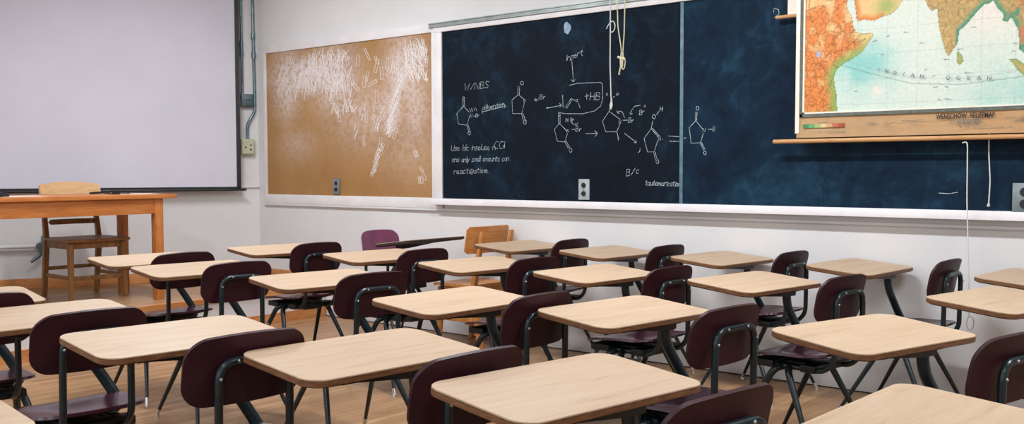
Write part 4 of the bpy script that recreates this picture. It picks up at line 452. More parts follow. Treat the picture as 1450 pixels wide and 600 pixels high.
            gc=np.clip(1.25-d/.028,0,1)*(X>6.17);gc=np.maximum(gc,np.clip((Z-2.2)*12,0,1)*np.clip(1.2-np.abs(X-6.06)/.06,0,1))[...,None];c=c*(1-gc)+tgr*gc
            b=np.clip((X-6.42)*12,0,1)*np.clip(n1*1.6-.3,0,1);c=c*(1-b[...,None])+red*b[...,None]
            b2=((X>6.42)&(n2>.62));c=np.where(b2[...,None],tgr,c)
        else:
            gc=np.clip(1.2-d/.012,0,1)[...,None];c=olv*(1-gc)+grn*gc
        edge_=(d<.0024)&I
        c=np.where(edge_[...,None],c*.55,c);C=np.where(I[...,None],c,C)
    def rivers():
        nonlocal C
        for k in range(26):
            x=rs.uniform(5.36,5.72);z=rs.uniform(1.6,2.5);pl=[(x,z)];a_=rs.uniform(0,6.3)
            for s_ in range(7):
                a_+=rs.uniform(-.6,.6);x+=.016*cos(a_);z+=.016*sin(a_);pl.append((x,z))
            q=(dpoly(X,Z,pl,False)<.0022)&inpoly(X,Z,MP['africa']);q=q[...,None]*.7;C=C*(1-q)+lin((110,84,60))*q
    rivers()
    me=bpy.data.meshes.new('map_print')
    V=np.stack([X,np.vectorize(yy)(X,Z)-.0018,Z],-1).reshape(-1,3)
    idx=np.arange((nx+1)*(nz+1)).reshape(nx+1,nz+1)
    F=np.stack([idx[:-1,:-1],idx[1:,:-1],idx[1:,1:],idx[:-1,1:]],-1).reshape(-1,4)
    me.from_pydata(V.tolist(),[],F.tolist())
    ca=me.attributes.new('print','FLOAT_COLOR','POINT')
    cc=np.ones((len(V),4));cc[:,:3]=np.clip(C.reshape(-1,3),0,1);ca.data.foreach_set('color',cc.ravel())
    me.materials.append(MT['map']);o=bpy.data.objects.new('map_print',me);COL.objects.link(o);o.parent=t;keep(o)
    # dark printed border (inner pale line, outer dark band)
    bm=bmesh.new();yb=YM-.0095
    for (a,b,c_,d_) in ((5.330,1.562,7.107,1.580),(5.330,1.562,5.346,2.80),(7.091,1.562,7.107,2.80)):bx(bm,a,yb,b,c_,yb+.0055,d_)
    keep(obj('printed_border',bm,'map_dark',t))
    bm=bmesh.new()
    for (a,b,c_,d_) in ((5.346,1.580,7.091,1.588),(5.346,1.580,5.357,2.80),(7.08,1.58,7.091,2.80)):bx(bm,a,yb+.0005,b,c_,yb+.0055,d_)
    keep(obj('border_margin',bm,'map_cream',t))
    bm=bmesh.new();bx(bm,5.302,yb+.003,1.47,5.326,yb+.0055,2.80);keep(obj('sheet_edge',bm,'map_cream',t))
    # legend colour bar
    bars=[(62,128,78),(92,150,92),(150,168,110),(206,184,130),(196,150,104),(180,96,64),(160,62,44)]
    for i,c_ in enumerate(bars):
        m_=noisy('legend_ink',srgb(*c_),srgb(*[min(255,v+10) for v in c_]),60,.8);a=5.35+i*.0345
        bm=bmesh.new();bx(bm,a,yb+.0015,1.500,a+.0345,yb+.004,1.521);keep(obj('legend_swatch',bm,m_,t))
    bm=bmesh.new()
    def dashes(x0_,x1_,z,w,p=.006,sk=.25):
        x=x0_
        while x<x1_:
            l=rs.uniform(.006,.016)
            if rs.rand()>sk:bx(bm,x,yb+.0015,z-w/2,min(x+l,x1_),yb+.003,z+w/2)
            x+=l+rs.uniform(.002,p)
    for (a,b,z) in ((5.72,5.86,1.518),(5.89,6.02,1.524),(5.72,5.78,1.506),(5.81,5.87,1.503),(5.95,5.99,1.505),(6.13,6.33,1.492),(6.42,6.56,1.524),(6.47,6.52,1.514),(6.46,6.55,1.505),(5.44,5.53,1.527),(5.40,5.6,1.474),(6.2,6.45,1.478)):dashes(a,b,z,.0022)
    keep(obj('fine_print',bm,'ink_soft',t))['kind']='stuff'
    def txt(s,x,z,size,mat,extr=.0006,rotz=0,off=0.,sx_=1.,name='printed_title',yoff=-.001):
        cu=bpy.data.curves.new(name,'FONT');cu.body=s;cu.size=size;cu.extrude=extr;cu.align_x='CENTER';cu.offset=off
        cu.materials.append(MT[mat]);o=bpy.data.objects.new(name,cu);COL.objects.link(o);o.parent=t
        COL.objects.unlink(o);COL.objects.link(o)
        dg=bpy.context.evaluated_depsgraph_get();me=bpy.data.meshes.new_from_object(o.evaluated_get(dg))
        bpy.data.objects.remove(o);me.transform(Matrix.Translation((x-L[0],yb+yoff-L[1],z-L[2]))@Matrix.Rotation(-rotz,4,'Y')@Matrix.Rotation(pi/2,4,'X')@Matrix.Diagonal((sx_,1,1,1)))
        return me
    def put(name,mes,mat):
        bm=bmesh.new()
        for m_ in mes:bm.from_mesh(m_)
        return obj(name,bm,mat,t)
    T1_=txt('WENSCHOW  RELIEFMAP',6.226,1.526,.038,'ink',off=.0006,sx_=.66)
    T2_=txt('1 : 6 000 000',6.226,1.500,.029,'ink_soft',off=.0004,name='printed_scale')
    put('printed_title',[T1_],'ink');put('printed_scale',[T2_],'ink_soft');SN=[]
    for ch_,x,z,r in zip('INDIAN',(5.774,5.820,5.863,5.912,5.958,6.007),(1.797,1.785,1.772,1.762,1.752,1.743),(-.25,-.25,-.22,-.2,-.15,-.1)):
        SN.append(txt(ch_,x,z,.030,'ink_soft',rotz=r,name='sea_name_letter',yoff=-.004))
    for ch_,x,z,r in zip('OCEAN',(6.14,6.19,6.24,6.29,6.34),(1.727,1.724,1.722,1.718,1.714),(0,0,0,0,.02)):
        SN.append(txt(ch_,x,z,.030,'ink_soft',rotz=r,name='sea_name_letter',yoff=-.004))
    put('sea_name',SN,'ink_soft')
    # bottom roller pole and top roller
    bm=bmesh.new();sweep(bm,[(5.165,YM,1.426),(5.17,YM,1.426),(7.27,YM,1.426),(7.275,YM,1.426)],[.008,.0125,.0125,.008],16)
    keep(obj('bottom_pole',bm,'pole',t,smooth=True))
    bm=bmesh.new();sweep(bm,[(5.2,YM+.01,2.82),(7.24,YM+.01,2.82)],.026,20);keep(obj('top_roller',bm,'pole',t,smooth=True))
build_map()
# second, rolled up map behind
t=thing('rolled_map','second wall map mostly hidden behind the relief map, its pole end showing','map',(6.2,-.06,2.14));L=(6.2,-.06,2.14)
bm=bmesh.new();sweep(bm,[(5.148,-.06,2.154),(5.153,-.06,2.154),(7.2,-.06,2.154),(7.205,-.06,2.154)],[.007,.011,.011,.007],14);P0(obj('bottom_pole',bm,'pole',t,smooth=True),L)
bm=bmesh.new();bx(bm,5.222,-.0635,2.158,7.14,-.0625,2.86);P0(obj('map_sheet',bm,'map_cream',t),L)
bm=bmesh.new();sweep(bm,[(5.2,-.05,2.88),(7.2,-.05,2.88)],.022,18);P0(obj('top_roller',bm,'pole',t,smooth=True),L)
# map rail above with cords
def cord(name,pts,r,label,mat='cord',extra=[]):
    bm=bmesh.new();sweep(bm,rounded(pts,.02,4),r,8)
    for e,rr in extra:sweep(bm,rounded(e,.02,4),rr,8)
    o=obj(name,bm,mat,None,smooth=True,angle=80);tag(o,label,'cord');return o
def loop(cx,cz,rx,rz,y,a0=0,a1=2*pi,n=14):
    return [(cx+rx*cos(a0+(a1-a0)*k/n),y-.004*k/n,cz+rz*sin(a0+(a1-a0)*k/n)) for k in range(n+1)]
YC=-.115
cord('pull_cord',[(4.008,YC,2.95),(4.012,YC,2.40),(4.013,YC,2.2),(4.012,YC,1.95),(4.022,YC,1.71),(4.02,YC,1.66)],.0038,'long white cord hanging down over the chalk molecules with a small loop near its top',
     extra=[(loop(4.030,2.20,.024,.036,YC-.005,pi*.5,-pi*.6),.0034),([(4.03,YC-.005,2.236),(4.0,YC-.005,2.215),(3.985,YC-.004,2.19)],.0034),([(4.02,YC,1.72),(4.034,YC-.003,1.69),(4.018,YC-.003,1.655),(4.012,YC,1.69),(4.03,YC-.003,1.73)],.004)])
cord('tied_cord',[(4.062,YC,2.95),(4.066,YC,2.38),(4.072,YC,2.2),(4.098,YC,2.06),(4.102,YC,2.0),(4.088,YC,1.9)],.0038,'pair of cream cords tied in a knotted bow above the chalkboard writing','cord_y',
     extra=[([(4.128,YC,2.95),(4.126,YC,2.38),(4.122,YC,2.15),(4.112,YC,2.03),(4.118,YC,1.98)],.0038),([(4.076,YC-.004,2.0),(4.10,YC-.006,1.99),(4.13,YC-.004,1.985)],.008),
            (loop(4.121,1.955,.014,.04,YC-.006),.0036),(loop(4.109,1.975,.010,.05,YC-.008),.0036),([(4.10,YC,1.98),(4.094,YC,1.93),(4.082,YC-.003,1.885),(4.092,YC-.003,1.89)],.0045)])
cord('pull_cord',[(6.218,-.13,1.398),(6.238,-.13,1.405),(6.243,-.13,1.385),(6.246,-.13,1.1),(6.262,-.13,.72),(6.268,-.13,.50)],.0032,'long thin white cord hanging from the map pole down to desk height',
     extra=[(loop(6.275,.468,.018,.035,-.13),.003)])
cord('pull_cord',[(6.322,-.05,2.2),(6.325,-.05,1.35),(6.335,-.05,1.2),(6.33,-.05,1.078)],.0032,'short thin grey string ending above the chalk tray below the map',extra=[([(6.33,-.05,1.085),(6.329,-.05,1.07)],.007)])
box('map_rail','white_frame',None,3.6,-.16,2.95,7.6,-.03,2.99);o=COL.objects[-1] if False else bpy.data.objects['map_rail'];tag(o,'white rail above the chalkboard from which maps and cords hang','rail')
bm=bmesh.new()
for x in (3.75,5.5,7.45):bx(bm,x-.015,-.06,2.95,x+.015,0,2.99)
obj('rail_bracket',bm,'white_frame',o)

# ------------------------------------------------------------------ projection screen
t=thing('projection_screen','large pulled-down white projection screen with black edges behind the teacher table','screen',lw(1.7,.12,1.09),0)
Lq=lw(1.7,.12,1.09)
def onl(name,mat,parent,a,L=Lq,bev=.002,smooth=True):
    bm=bmesh.new();bx(bm,*a,bev=bev,M=ML);return P0(obj(name,bm,mat,parent,smooth=smooth),L)
onl('fabric','screen',t,(.225,.119,1.118,3.15,.1205,2.98),bev=0)
bm=bmesh.new();bx(bm,.190,.1185,1.098,.228,.121,2.98,M=ML);bx(bm,3.147,.1185,1.098,3.185,.121,2.98,M=ML);bx(bm,.190,.1185,1.098,3.185,.121,1.12,M=ML);bx(bm,.19,.1185,2.97,3.185,.121,3.0,M=ML)
P0(obj('black_border',bm,'black',t),Lq)
bm=bmesh.new();sweep(bm,[lw(.145,.12,1.094),lw(3.23,.12,1.094)],.011,12);P0(obj('weight_bar',bm,'black',t,smooth=True),Lq)
onl('case','white_frame',t,(.12,.07,2.99,3.26,.17,3.09),bev=.01)
for s in (.3,3.08):onl('bracket','grey_trim',t,(s,0.0,3.02,s+.03,.08,3.07),bev=.002)

# ------------------------------------------------------------------ conduits and boxes on the screen wall
def ltube(name,pts,r,label,mat='conduit',seg=12,couplings=()):
    p0=lw(*pts[-1]);t_=thing(name,label,'conduit',p0)
    bm=bmesh.new();sweep(bm,rounded([lw(*q) for q in pts],.06,6),r,seg);P0(obj('pipe',bm,mat,t_,smooth=True),p0)
    for (s,o_,z) in couplings:
        bm=bmesh.new();sweep(bm,[lw(s,o_,z-.03),lw(s,o_,z+.03)],r*1.45,seg);P0(obj('coupling',bm,mat,t_,smooth=True),p0)
    return t_
ltube('conduit',[(.150,.028,H-.02),(.148,.028,1.972)],.011,'thin grey conduit running down the wall beside the projection screen into a dark box','conduit',couplings=[(.150,.028,2.42),(.149,.028,2.34)])
ltube('conduit',[(.050,.028,H-.02),(.040,.028,2.3),(.036,.028,1.80),(.108,.028,1.70),(.110,.028,1.553)],.0135,'thicker blue-grey conduit near the corner that bends left into a cream box','conduit',couplings=[(.044,.028,2.50),(.041,.028,2.33)])
def lbox(name,label,cat,s0,s1,z0,z1,d,mat,holes):
    c=lw((s0+s1)/2,0,z0);t_=thing(name,label,cat,c)
    bm=bmesh.new();bx(bm,s0,0,z0,s1,d,z1,bev=.004,M=ML);P0(obj('housing',bm,mat,t_,smooth=True),c)
    bm=bmesh.new();bx(bm,s0+.008,d,z0+.008,s1-.008,d+.006,z1-.008,bev=.002,M=ML);P0(obj('cover_plate',bm,mat,t_,smooth=True),c)
    for s_,z_ in holes:
        bm=bmesh.new();sweep(bm,[lw(s_,d+.004,z_),lw(s_,d+.009,z_)],.008,12);P0(obj('socket',bm,'black',t_,smooth=True),c)
lbox('electrical_box','dark grey electrical box on the wall where the thin conduit ends','electrical box',.052,.160,1.850,1.968,.05,'box_dark',[(.09,1.91),(.12,1.91)])
lbox('electrical_box','cream electrical box on the wall where the bent conduit ends','electrical box',.048,.168,1.415,1.555,.05,'box_pale',[(.085,1.5),(.085,1.46),(.13,1.48)])
# low pipe and fixture
t=thing('wall_pipe','pale horizontal pipe low on the wall behind the teacher chair, ending in a fitting','pipe',lw(1.9,.05,.63));Lq2=lw(1.9,.05,.63)
bm=bmesh.new();sweep(bm,[lw(1.86,.05,.632),lw(3.6,.05,.632)],.016,12);P0(obj('pipe',bm,'wall',t,smooth=True),Lq2)
bm=bmesh.new();sweep(bm,[lw(1.86,.0,.632),lw(1.86,.075,.632)],.028,14);sweep(bm,rounded([lw(1.86,.06,.632),lw(1.85,.06,.56),lw(1.93,.07,.50)],.03),[.02,.012],12)
sweep(bm,[lw(1.84,.055,.63),lw(1.84,.055,.72)],[.014,.006],10)
P0(obj('fitting',bm,'conduit',t,smooth=True),Lq2)
for s in (2.4,3.2):
    bm=bmesh.new();bx(bm,s,0,.615,s+.02,.05,.65,M=ML);P0(obj('bracket',bm,'conduit',t),Lq2)

# ------------------------------------------------------------------ student desk with attached chair
TW,TD,TZ,TILT=.614,.355,.750,.089
def make_desk(purple=False):
    t=thing('student_desk','x','desk')
    M=Matrix.Translation((0,0,TZ))@Matrix.Rotation(TILT,4,'Y')   # -x side (front) rises
    out=[(x_,y_+.004) for x_,y_ in rrect(TD,TW,(.056,.058,.045,.055),8)]
    top=plate('tablet',   'laminate',t,out,-.004,.0,.001,M=M)
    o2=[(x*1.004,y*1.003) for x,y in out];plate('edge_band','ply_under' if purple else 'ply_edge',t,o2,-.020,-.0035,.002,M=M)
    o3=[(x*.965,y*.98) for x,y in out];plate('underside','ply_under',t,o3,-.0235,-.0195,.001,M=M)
    # wedge bracket under the tablet
    bm=bmesh.new()
    for sx_ in (0,):
        pr=[(-.19,-.022),(.115,-.022),(.115,-.050),(.05,-.050),(-.19,-.028)]
        for x in (.075,.150):pass
        vs=[bm.verts.new((.078,y,z)) for y,z in pr];f=bm.faces.new(vs);r=bmesh.ops.extrude_face_region(bm,geom=[f])
        for v in r['geom']:
            if isinstance(v,bmesh.types.BMVert):v.co.x=.150
    bx(bm,.03,-.2,-.027,.165,.12,-.021)
    bmesh.ops.transform(bm,matrix=M,verts=bm.verts[:]);obj('tablet_bracket',bm,'bracket',t)
    tube('tablet_post','steel',t,rounded([(.115,.085,.712),(.117,.090,.635),(.140,.170,.50),(.165,.205,.425),(.19,.15,.400),(.2,0,.398)],[.0,.04,.05,.04,.04,.0]),.0195,14)
    # seat shell
    sm='shell_purple' if purple else 'shell_seat'
    nx,ny=26,26;bm=bmesh.new();top_=[];bot=[]
    def seatpt(u,v):
        # superellipse mapping of the unit square to a rounded outline
        a=sin(u*pi/2);rr=.42;q=max(0,abs(a)-(1-rr));b=v*(1-rr+math.sqrt(max(0,rr*rr-q*q)))
        x=.262+a*.195;y=b*(.192-.012*a)
        r=math.hypot(a,b)
        z=.468-.022*math.exp(-(a*a*2.2+(b*b)*2.6))+.010*b**6*(1/(1+math.exp(-8*(a+.3))))-.022*(max(0,-a-.4)/.6)**2+.020*(max(0,a-.4)/.6)**2
        return x,y,z
    for i in range(nx+1):
        ra=[];rb=[]
        for j in range(ny+1):
            x,y,z=seatpt(-1+2*i/nx,-1+2*j/ny);ra.append(bm.verts.new((x,y,z)))
        top_.append(ra)
    for i in range(nx):
        for j in range(ny):bm.faces.new((top_[i][j],top_[i+1][j],top_[i+1][j+1],top_[i][j+1]))
    bmesh.ops.recalc_face_normals(bm,faces=bm.faces[:])
    if bm.faces[0].normal.z<0:bmesh.ops.reverse_faces(bm,faces=bm.faces[:])
    bmesh.ops.solidify(bm,geom=bm.faces[:],thickness=.010)
    obj('seat',bm,sm,t,smooth=True,angle=50)
    # backrest: curved rounded plate
    bm=bmesh.new();nu,nv=20,18;G=[]
    for i in range(nu+1):
        row=[]
        for j in range(nv+1):
            u=-1+2*i/nu;v=-1+2*j/nv
            b=sin(v*pi/2);hh,hw_,rr=.099,.189,.062
            q=max(0,abs(b)*hh-(hh-rr));w_=hw_-rr+math.sqrt(max(0,rr*rr-q*q))
            y=u*w_;a=y/hw_;z=.715+b*hh-a*a*(.012 if b>0 else -.004)*abs(b)
            x=.466+.016*b-.022*(a*a)+.010*b*b*(b>0)
            row.append(bm.verts.new((x,y-.02,z)))
        G.append(row)
    for i in range(nu):
        for j in range(nv):bm.faces.new((G[i][j],G[i+1][j],G[i+1][j+1],G[i][j+1]))
    bmesh.ops.recalc_face_normals(bm,faces=bm.faces[:])
    bmesh.ops.solidify(bm,geom=bm.faces[:],thickness=.011)
    bk=obj('backrest',bm,'shell_purple' if purple else 'shell',t,smooth=True,angle=50)
    # frame: inverted U behind the backrest, running down and forward under the seat
    yl,yr=-.125,.095
    path=rounded([(.12,yl,.412),(.43,yl,.408),(.480,yl-.002,.46),(.485,yl,.743),(.485,yr,.743),(.480,yr+.002,.46),(.43,yr,.408),(.12,yr,.412)],[0,.05,.05,.055,.055,.05,.05,0],7)
    tube('back_frame','steel',t,path,.0118,12)
    for y,z in ((yl,.70),(yr,.70),(yl+.055,.744),(yr-.055,.744)):
        bm=bmesh.new();bmesh.ops.create_uvsphere(bm,u_segments=10,v_segments=6,radius=.005)
        bmesh.ops.transform(bm,matrix=Matrix.Translation((.4965,y,z)),verts=bm.verts[:]);obj('bolt',bm,'bolt',bk,smooth=True)
    bm=bmesh.new();bx(bm,.09,-.15,.398,.20,.15,.430,bev=.006);bx(bm,.33,-.15,.398,.40,.15,.430,bev=.006);bx(bm,.12,-.07,.385,.38,.07,.426,bev=.015)
    obj('seat_bracket',bm,'bracket',t,smooth=True)
    # legs: an inverted V each side
    for sy in (-1,1):
        for fx,fy in ((0.0,.24),(.475,.255)):
            apx=.25+(-.012 if fx<.2 else .012)
            pts=rounded([(apx,sy*.10,.408),(apx+(-.02 if fx<.2 else .02),sy*.165,.402),(fx,sy*fy,.012)],[0,.035,0],6)
            lg=tube('leg','steel',t,pts,[.0165,.0085],12)
            tx=Vector((fx,sy*fy,.012));d=(Vector(pts[-1])-Vector(pts[-2])).normalized()
            bm=bmesh.new();sweep(bm,[tx-d*.035,tx-d*.004,tx+Vector((0,0,-.004)),Vector((fx,sy*fy,0))],[.0098,.0098,.012,.013],12);obj('glide',bm,'chrome',lg,smooth=True)
    return t
def kids(o):return [c for c in bpy.data.objects if c.parent==o]
def dup(root):
    r=root.copy();COL.objects.link(r)
    for c in TREE[root.name]:
        a=c[0].copy();COL.objects.link(a);a.parent=r
        for g in c[1]:
            b=g.copy();COL.objects.link(b);b.parent=a
    return r
TREE={}
proto=make_desk();TREE[proto.name]=[(c,kids(c)) for c in kids(proto)]
DESKS=[
(3.43, -0.335, 0.03, 'student desk along the wall, its tabletop just in front of the honey wooden chair'),
(4.188, -0.385, 0.06, 'student desk along the wall, second tabletop behind the honey wooden chair'),
(4.963, -0.345, 0.07, 'student desk along the wall, third tabletop behind the honey wooden chair'),
(5.775, -0.345, 0.05, 'student desk whose tabletop corner touches the wall, below the hanging map'),
(6.62, -0.4, 0.06, 'student desk by the wall, the higher of two tabletops cut by the right edge'),
(2.375, -1.552, 0.075, 'small distant student desk in front of the stage corner, below the cork pinboard'),
(3.257, -1.487, 0.087, 'student desk directly in front of the purple backrest of the turned desk'),
(4.106, -1.528, 0.093, 'student desk whose tabletop hides the legs of the honey wooden chair'),
(4.889, -1.514, 0.073, 'student desk in the photo centre, in the second row from the wall'),
(5.669, -1.361, 0.131, 'second-row student desk with its tabletop below the left edge of the map'),
(6.72, -1.33, 0.2, 'student desk at the right photo edge, the lower of the two cut tabletops'),
(2.397, -2.498, 0.072, 'student desk nearest the teacher table, partly hidden by the next tabletop'),
(3.118, -2.633, 0.096, 'student desk just behind the one nearest the teacher table'),
(4.024, -2.548, 0.126, 'student desk in the middle row, third one back from the teacher table'),
(5.045, -2.708, 0.024, 'student desk in the middle row, tabletop between two maroon backs at photo centre'),
(5.742, -2.544, 0.116, 'student desk with tabletop right of centre, a dark maroon back against its right corner'),
(6.617, -2.46, 0.262, 'student desk with large complete tabletop at lower right, below the map'),
(3.485, -3.978, 0.114, 'student desk at the left photo edge, farthest tabletop of the near row'),
(4.197, -3.949, 0.058, 'student desk at the left edge, long cropped tabletop below the teacher chair'),
(4.96, -3.88, 0.077, 'student desk with complete tabletop at lower left above a shiny dark seat'),
(5.634, -3.7, 0.068, 'student desk with complete tabletop left of centre, second nearest to the camera'),
(6.33, -3.675, 0.139, 'student desk nearest the camera with its whole tabletop in view at bottom centre'),
(7.123, -3.529, 0.03, 'student desk at the bottom right, only the far part of its tabletop in view'),
(5.505, -4.936, 0.05, 'student desk at the bottom left corner, only a tabletop tip in view')]
def adj(d):return d
used=False
for x,y,a,label in DESKS:
    o=proto if not used else dup(proto);used=True
    o.location=(x,y,0);o.rotation_euler=(0,0,-a);o['label']=label;o['category']='desk';o['group']='student desks with attached maroon chairs'
d=make_desk(True)
for c_ in kids(d):
    if c_.name.split('.')[0] in ('tablet','edge_band','underside','tablet_bracket'):c_.rotation_euler=(0,.035,0);c_.location=(-.028,0,.012)
d.location=(2.63,-.50,0);d.rotation_euler=(0,0,-3.13)
d['label']='student desk turned to face the opposite way, its purple backrest front showing against the wall';d['category']='desk';d['group']='student desks with attached maroon chairs'

# ------------------------------------------------------------------ wooden chairs
def wooden_chair(name,label,loc,rz,W,D,SH,BH,mf,ms,shelf=False,crest=False):
    """local: forward = +x, origin on the floor under the seat centre"""
    t=thing(name,label,'chair',loc,rz);hw=W/2
    def leg(nm,x0,y0,x1,y1,z0,z1,r0,r1):
        bm=bmesh.new();vs=[]
        for (x,y,z,r) in ((x0,y0,z0,r0),(x1,y1,z1,r1)):
            vs.append([bm.verts.new((x+a*r,y+b*r,z)) for a,b in ((-1,-1),(1,-1),(1,1),(-1,1))])
        for k in range(4):bm.faces.new((vs[0][k],vs[0][(k+1)%4],vs[1][(k+1)%4],vs[1][k]))
        bm.faces.new(vs[0][::-1]);bm.faces.new(vs[1])
        bmesh.ops.bevel(bm,geom=bm.edges[:],offset=.003,segments=2,affect='EDGES')
        return bm
    for s in (-1,1):
        obj('leg',leg('l',D/2-.01,s*(hw-.03),D/2-.03,s*(hw-.04),0,SH-.015,.015,.021),mf,t,smooth=True)
        bm=leg('l',-D/2-.03,s*(hw-.035),-D/2+.03,s*(hw-.035),0,SH,.017,.021)
        obj('leg',bm,mf,t,smooth=True)
        obj('back_post',leg('b',-D/2+.03,s*(hw-.035),-D/2-.045,s*(hw-.045),SH,BH-(.02 if crest else .03),.019,.014),mf,t,smooth=True)
    # seat, slightly saddled
    bm=bmesh.new();n=14;G=[]
    for i in range(n+1):
        r=[]
        for j in range(n+1):
            u=-1+2*i/n;v=-1+2*j/n
            r.append(bm.verts.new((u*D/2*(1-.0*v*v)+.01,v*hw*(1+.05*u)*(1-.02*u*u),SH+.018-.010*math.exp(-2*(v*v+u*u))-.010*max(0,u-.8)*5*.5)))
        G.append(r)
    for i in range(n):
        for j in range(n):bm.faces.new((G[i][j],G[i+1][j],G[i+1][j+1],G[i][j+1]))
    bmesh.ops.recalc_face_normals(bm,faces=bm.faces[:])
    bmesh.ops.solidify(bm,geom=bm.faces[:],thickness=.020);obj('seat',bm,ms if not crest else mf,t,smooth=True)
    bm=bmesh.new();bx(bm,D/2-.05,-hw+.05,SH-.06,D/2-.03,hw-.05,SH-.002,bev=.003);bx(bm,-D/2+.02,-hw+.05,SH-.06,-D/2+.04,hw-.05,SH-.002,bev=.003)
    for s in (-1,1):bx(bm,-D/2+.04,s*(hw-.035)-.01,SH-.06,D/2-.04,s*(hw-.035)+.01,SH-.002,bev=.003)
    obj('seat_rail',bm,mf,t,smooth=True)
    # stretchers
    for s in (-1,1):
        if shelf:box('stretcher',mf,t,-D/2,s*(hw-.032)-.009,.185,D/2-.02,s*(hw-.032)+.009,.235)
        else:box('stretcher',mf,t,-D/2,s*(hw-.033)-.009,.16,D/2-.02,s*(hw-.033)+.009,.19)
    if shelf:box('stretcher',mf,t,-D/2-.02,-hw+.04,.26,-D/2,hw-.04,.30)
    else:
        box('stretcher',mf,t,-D/2-.01,-hw+.04,.21,-D/2+.01,hw-.04,.24);box('stretcher',mf,t,D/2-.035,-hw+.04,.15,D/2-.015,hw-.04,.185)
    # curved back slats
    def slat(nm,z0,z1,over,mat,xf,crest_=False,th=.018,hollow=.03):
        bm=bmesh.new();n=20;m=8;G=[]
        for i in range(n+1):
            v=-1+2*i/n;r=[]
            for j in range(m+1):
                k=j/m
                zt=z1+(.014*(1-min(1,(abs(v)/.62)**6)) if crest_ else 0)
                cr=.018 if abs(v)>.93 else 0
                z=z0+cr+(zt-z0-2*cr)*k
                xx=xf+hollow*(v*v)-((z-SH)/(BH-SH))*.072
                r.append(bm.verts.new((xx,v*(hw+over),z)))
            G.append(r)
        for i in range(n):
            for j in range(m):bm.faces.new((G[i][j],G[i+1][j],G[i+1][j+1],G[i][j+1]))
        bmesh.ops.recalc_face_normals(bm,faces=bm.faces[:]);bmesh.ops.solidify(bm,geom=bm.faces[:],thickness=th)
        return obj(nm,bm,mat,t,smooth=True)
    if crest:
        slat('crest_rail',BH-.15,BH-.012,.0,ms,-D/2+.03,True)
        slat('back_rail',SH+.115,SH+.155,-.05,mf,-D/2+.03,False,.014)
    else:
        s_=slat('backrest',BH-.19,BH,.022,ms,-D/2+.072,False,.014,.034)
        for s in (-1,1):
            for z in (BH-.05,BH-.15):
                bm=bmesh.new();bmesh.ops.create_uvsphere(bm,u_segments=8,v_segments=6,radius=.007)
                bmesh.ops.transform(bm,matrix=Matrix.Translation((-D/2-.052+(BH-z)*.07,s*(hw-.045),z)),verts=bm.verts[:]);obj('bolt',bm,'bolt',s_,smooth=True)
    return t
wooden_chair('wooden_chair','honey coloured wooden chair with curved slat back standing against the wall under the chalkboard',(2.90,-.238,0),pi+.0,.405,.38,.44,.865,'honey','honey_h',shelf=True)
wooden_chair('teacher_chair','pale wooden armless chair tucked under the teacher table on the stage',(.11,-1.735,.27),0,.50,.44,.455,.905,'tchair','pale',crest=True)

# ------------------------------------------------------------------ teacher's table
t=thing('teacher_table','long orange-brown wooden table on the stage in front of the screen','table',(.41,-2.38,.27));L=(.41,-2.38,.27)
P0(box('tabletop','table',t,.02,-3.42,1.052,.765,-1.318,1.084,bev=.004),L)
bm=bmesh.new();bx(bm,.715,-3.30,.935,.735,-1.47,1.052,bev=.002);bx(bm,.075,-3.30,.935,.095,-1.47,1.052,bev=.002);bx(bm,.09,-1.445,.935,.72,-1.425,1.052,bev=.002);bx(bm,.09,-3.3,.935,.72,-3.28,1.052,bev=.002)
P0(obj('apron',bm,'table',t,smooth=True),L)
for x,y in ((.09,-1.405),(.71,-1.455),(.09,-3.29),(.71,-3.29)):
    if True:
        P0(box('leg','table_leg',t,x-.033,y-.033,.27,x+.033,y+.033,1.052,bev=.004),L)
# things on the table
zt=1.0845
def sheet(x,y,w,h,r,label):
    bm=bmesh.new();bx(bm,-w/2,-h/2,0,w/2,h/2,.0012);o=obj('paper_sheet',bm,'paper',None,loc=(x,y,zt),rot=(0,0,r));tag(o,label,'paper','papers on the teacher table')
sheet(.55,-2.42,.22,.30,.05,'white paper sheet on the teacher table left of the chair back')
sheet(.50,-1.50,.22,.28,-.06,'white paper sheet near the right end of the teacher table')
bm=bmesh.new();sweep(bm,rounded([(.45,-1.86,zt+.012),(.5,-1.80,zt+.02),(.47,-1.73,zt+.008),(.5,-1.66,zt+.01),(.44,-1.62,zt+.012),(.5,-1.56,zt+.007)],.03),.006,8)
sweep(bm,rounded([(.42,-1.84,zt+.008),(.46,-1.78,zt+.012),(.43,-1.70,zt+.02),(.47,-1.64,zt+.008)],.03),.006,8)
bx(bm,.44,-1.70,zt,.50,-1.635,zt+.032,bev=.006)
tag(obj('cable_adapter',bm,'black',None,smooth=True),'small black adapter with a dark cable on the teacher table right of the chair back','cable')
bm=bmesh.new();bx(bm,.36,-2.72,zt,.62,-2.52,zt+.022,bev=.006);bx(bm,.38,-2.70,zt+.022,.60,-2.54,zt+.030,bev=.004)
tag(obj('black_case',bm,'black',None,smooth=True),'flat black case on the teacher table at the left edge of the photo','case')

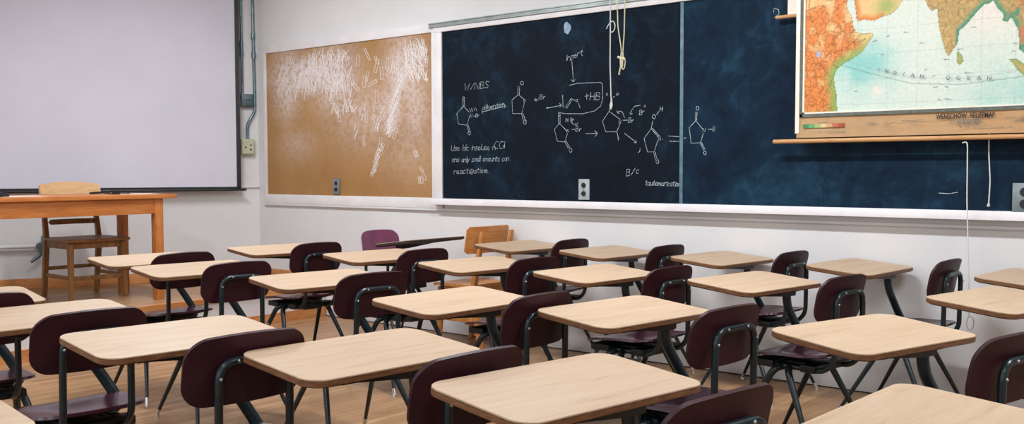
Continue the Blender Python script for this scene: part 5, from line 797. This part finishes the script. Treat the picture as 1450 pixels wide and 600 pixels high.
# ------------------------------------------------------------------ ceiling lamps (outside the frame) and daylight
def area(name,loc,rot,sx_,sy_,power,col):
    l=bpy.data.lights.new(name,'AREA');l.shape='RECTANGLE';l.size=sx_;l.size_y=sy_;l.energy=power;l.color=col
    o=bpy.data.objects.new(name,l);COL.objects.link(o);o.location=loc;o.rotation_euler=rot;return o
MT['lamp_body']=noisy('lamp_housing',srgb(225,225,222),srgb(232,232,230),5,.5)
LAMPS=[(1.9,-2.0),(1.9,-5.4),(5.1,-2.0),(5.1,-5.4),(8.3,-2.0),(8.3,-5.4)]
for i,(x,y) in enumerate(LAMPS):
    t=thing('ceiling_lamp','long white fluorescent ceiling lamp above the desks','lamp',(x,y,H),group='fluorescent ceiling lamps')
    box('housing','lamp_body',t,-.65,-.10,-.07,.65,.10,0)
    area('tube_light_%d'%i,(x,y,H-.08),(0,0,0),1.25,.16,73*(1.24 if y>-3 else .50),(.92,.96,1.03))
for i,(a,b) in enumerate(wins):
    area('window_daylight_%d'%i,((a+b)/2,YW-.16,1.95),(radians(90),0,0),1.66,1.75,17,(.88,.95,1.0))
w=bpy.data.worlds.new('sky');SC.world=w;w.use_nodes=True
w.node_tree.nodes['Background'].inputs[0].default_value=(.75,.86,1,1);w.node_tree.nodes['Background'].inputs[1].default_value=1.0

# ------------------------------------------------------------------ camera
f,yaw,pit,rol=1403.5565,0.87247,0.0508,-0.00176
d_=Vector((-cos(yaw)*cos(pit),sin(yaw)*cos(pit),-sin(pit)));r_=d_.cross(Vector((0,0,1))).normalized();u_=r_.cross(d_)
r2=r_*cos(rol)+u_*sin(rol);u2=-r_*sin(rol)+u_*cos(rol)
cam=bpy.data.cameras.new('camera');co=bpy.data.objects.new('camera',cam);COL.objects.link(co)
cam.sensor_fit='HORIZONTAL';cam.sensor_width=36;cam.lens=f*36/1450;cam.shift_y=(313.546-300)/1450
cam.clip_start=.05;cam.clip_end=60
Mc=Matrix(((r2.x,u2.x,-d_.x,7.73575),(r2.y,u2.y,-d_.y,-5.55733),(r2.z,u2.z,-d_.z,1.257),(0,0,0,1)));co.matrix_world=Mc
SC.camera=co
SC.view_settings.view_transform='Standard';SC.view_settings.look='None';SC.view_settings.gamma=1;SC.view_settings.use_curve_mapping=False
SC.view_settings.exposure=0.0
SC.cycles.use_denoising=True
SC.cycles.max_bounces=8;SC.cycles.diffuse_bounces=5
SC.cycles.sample_clamp_indirect=8
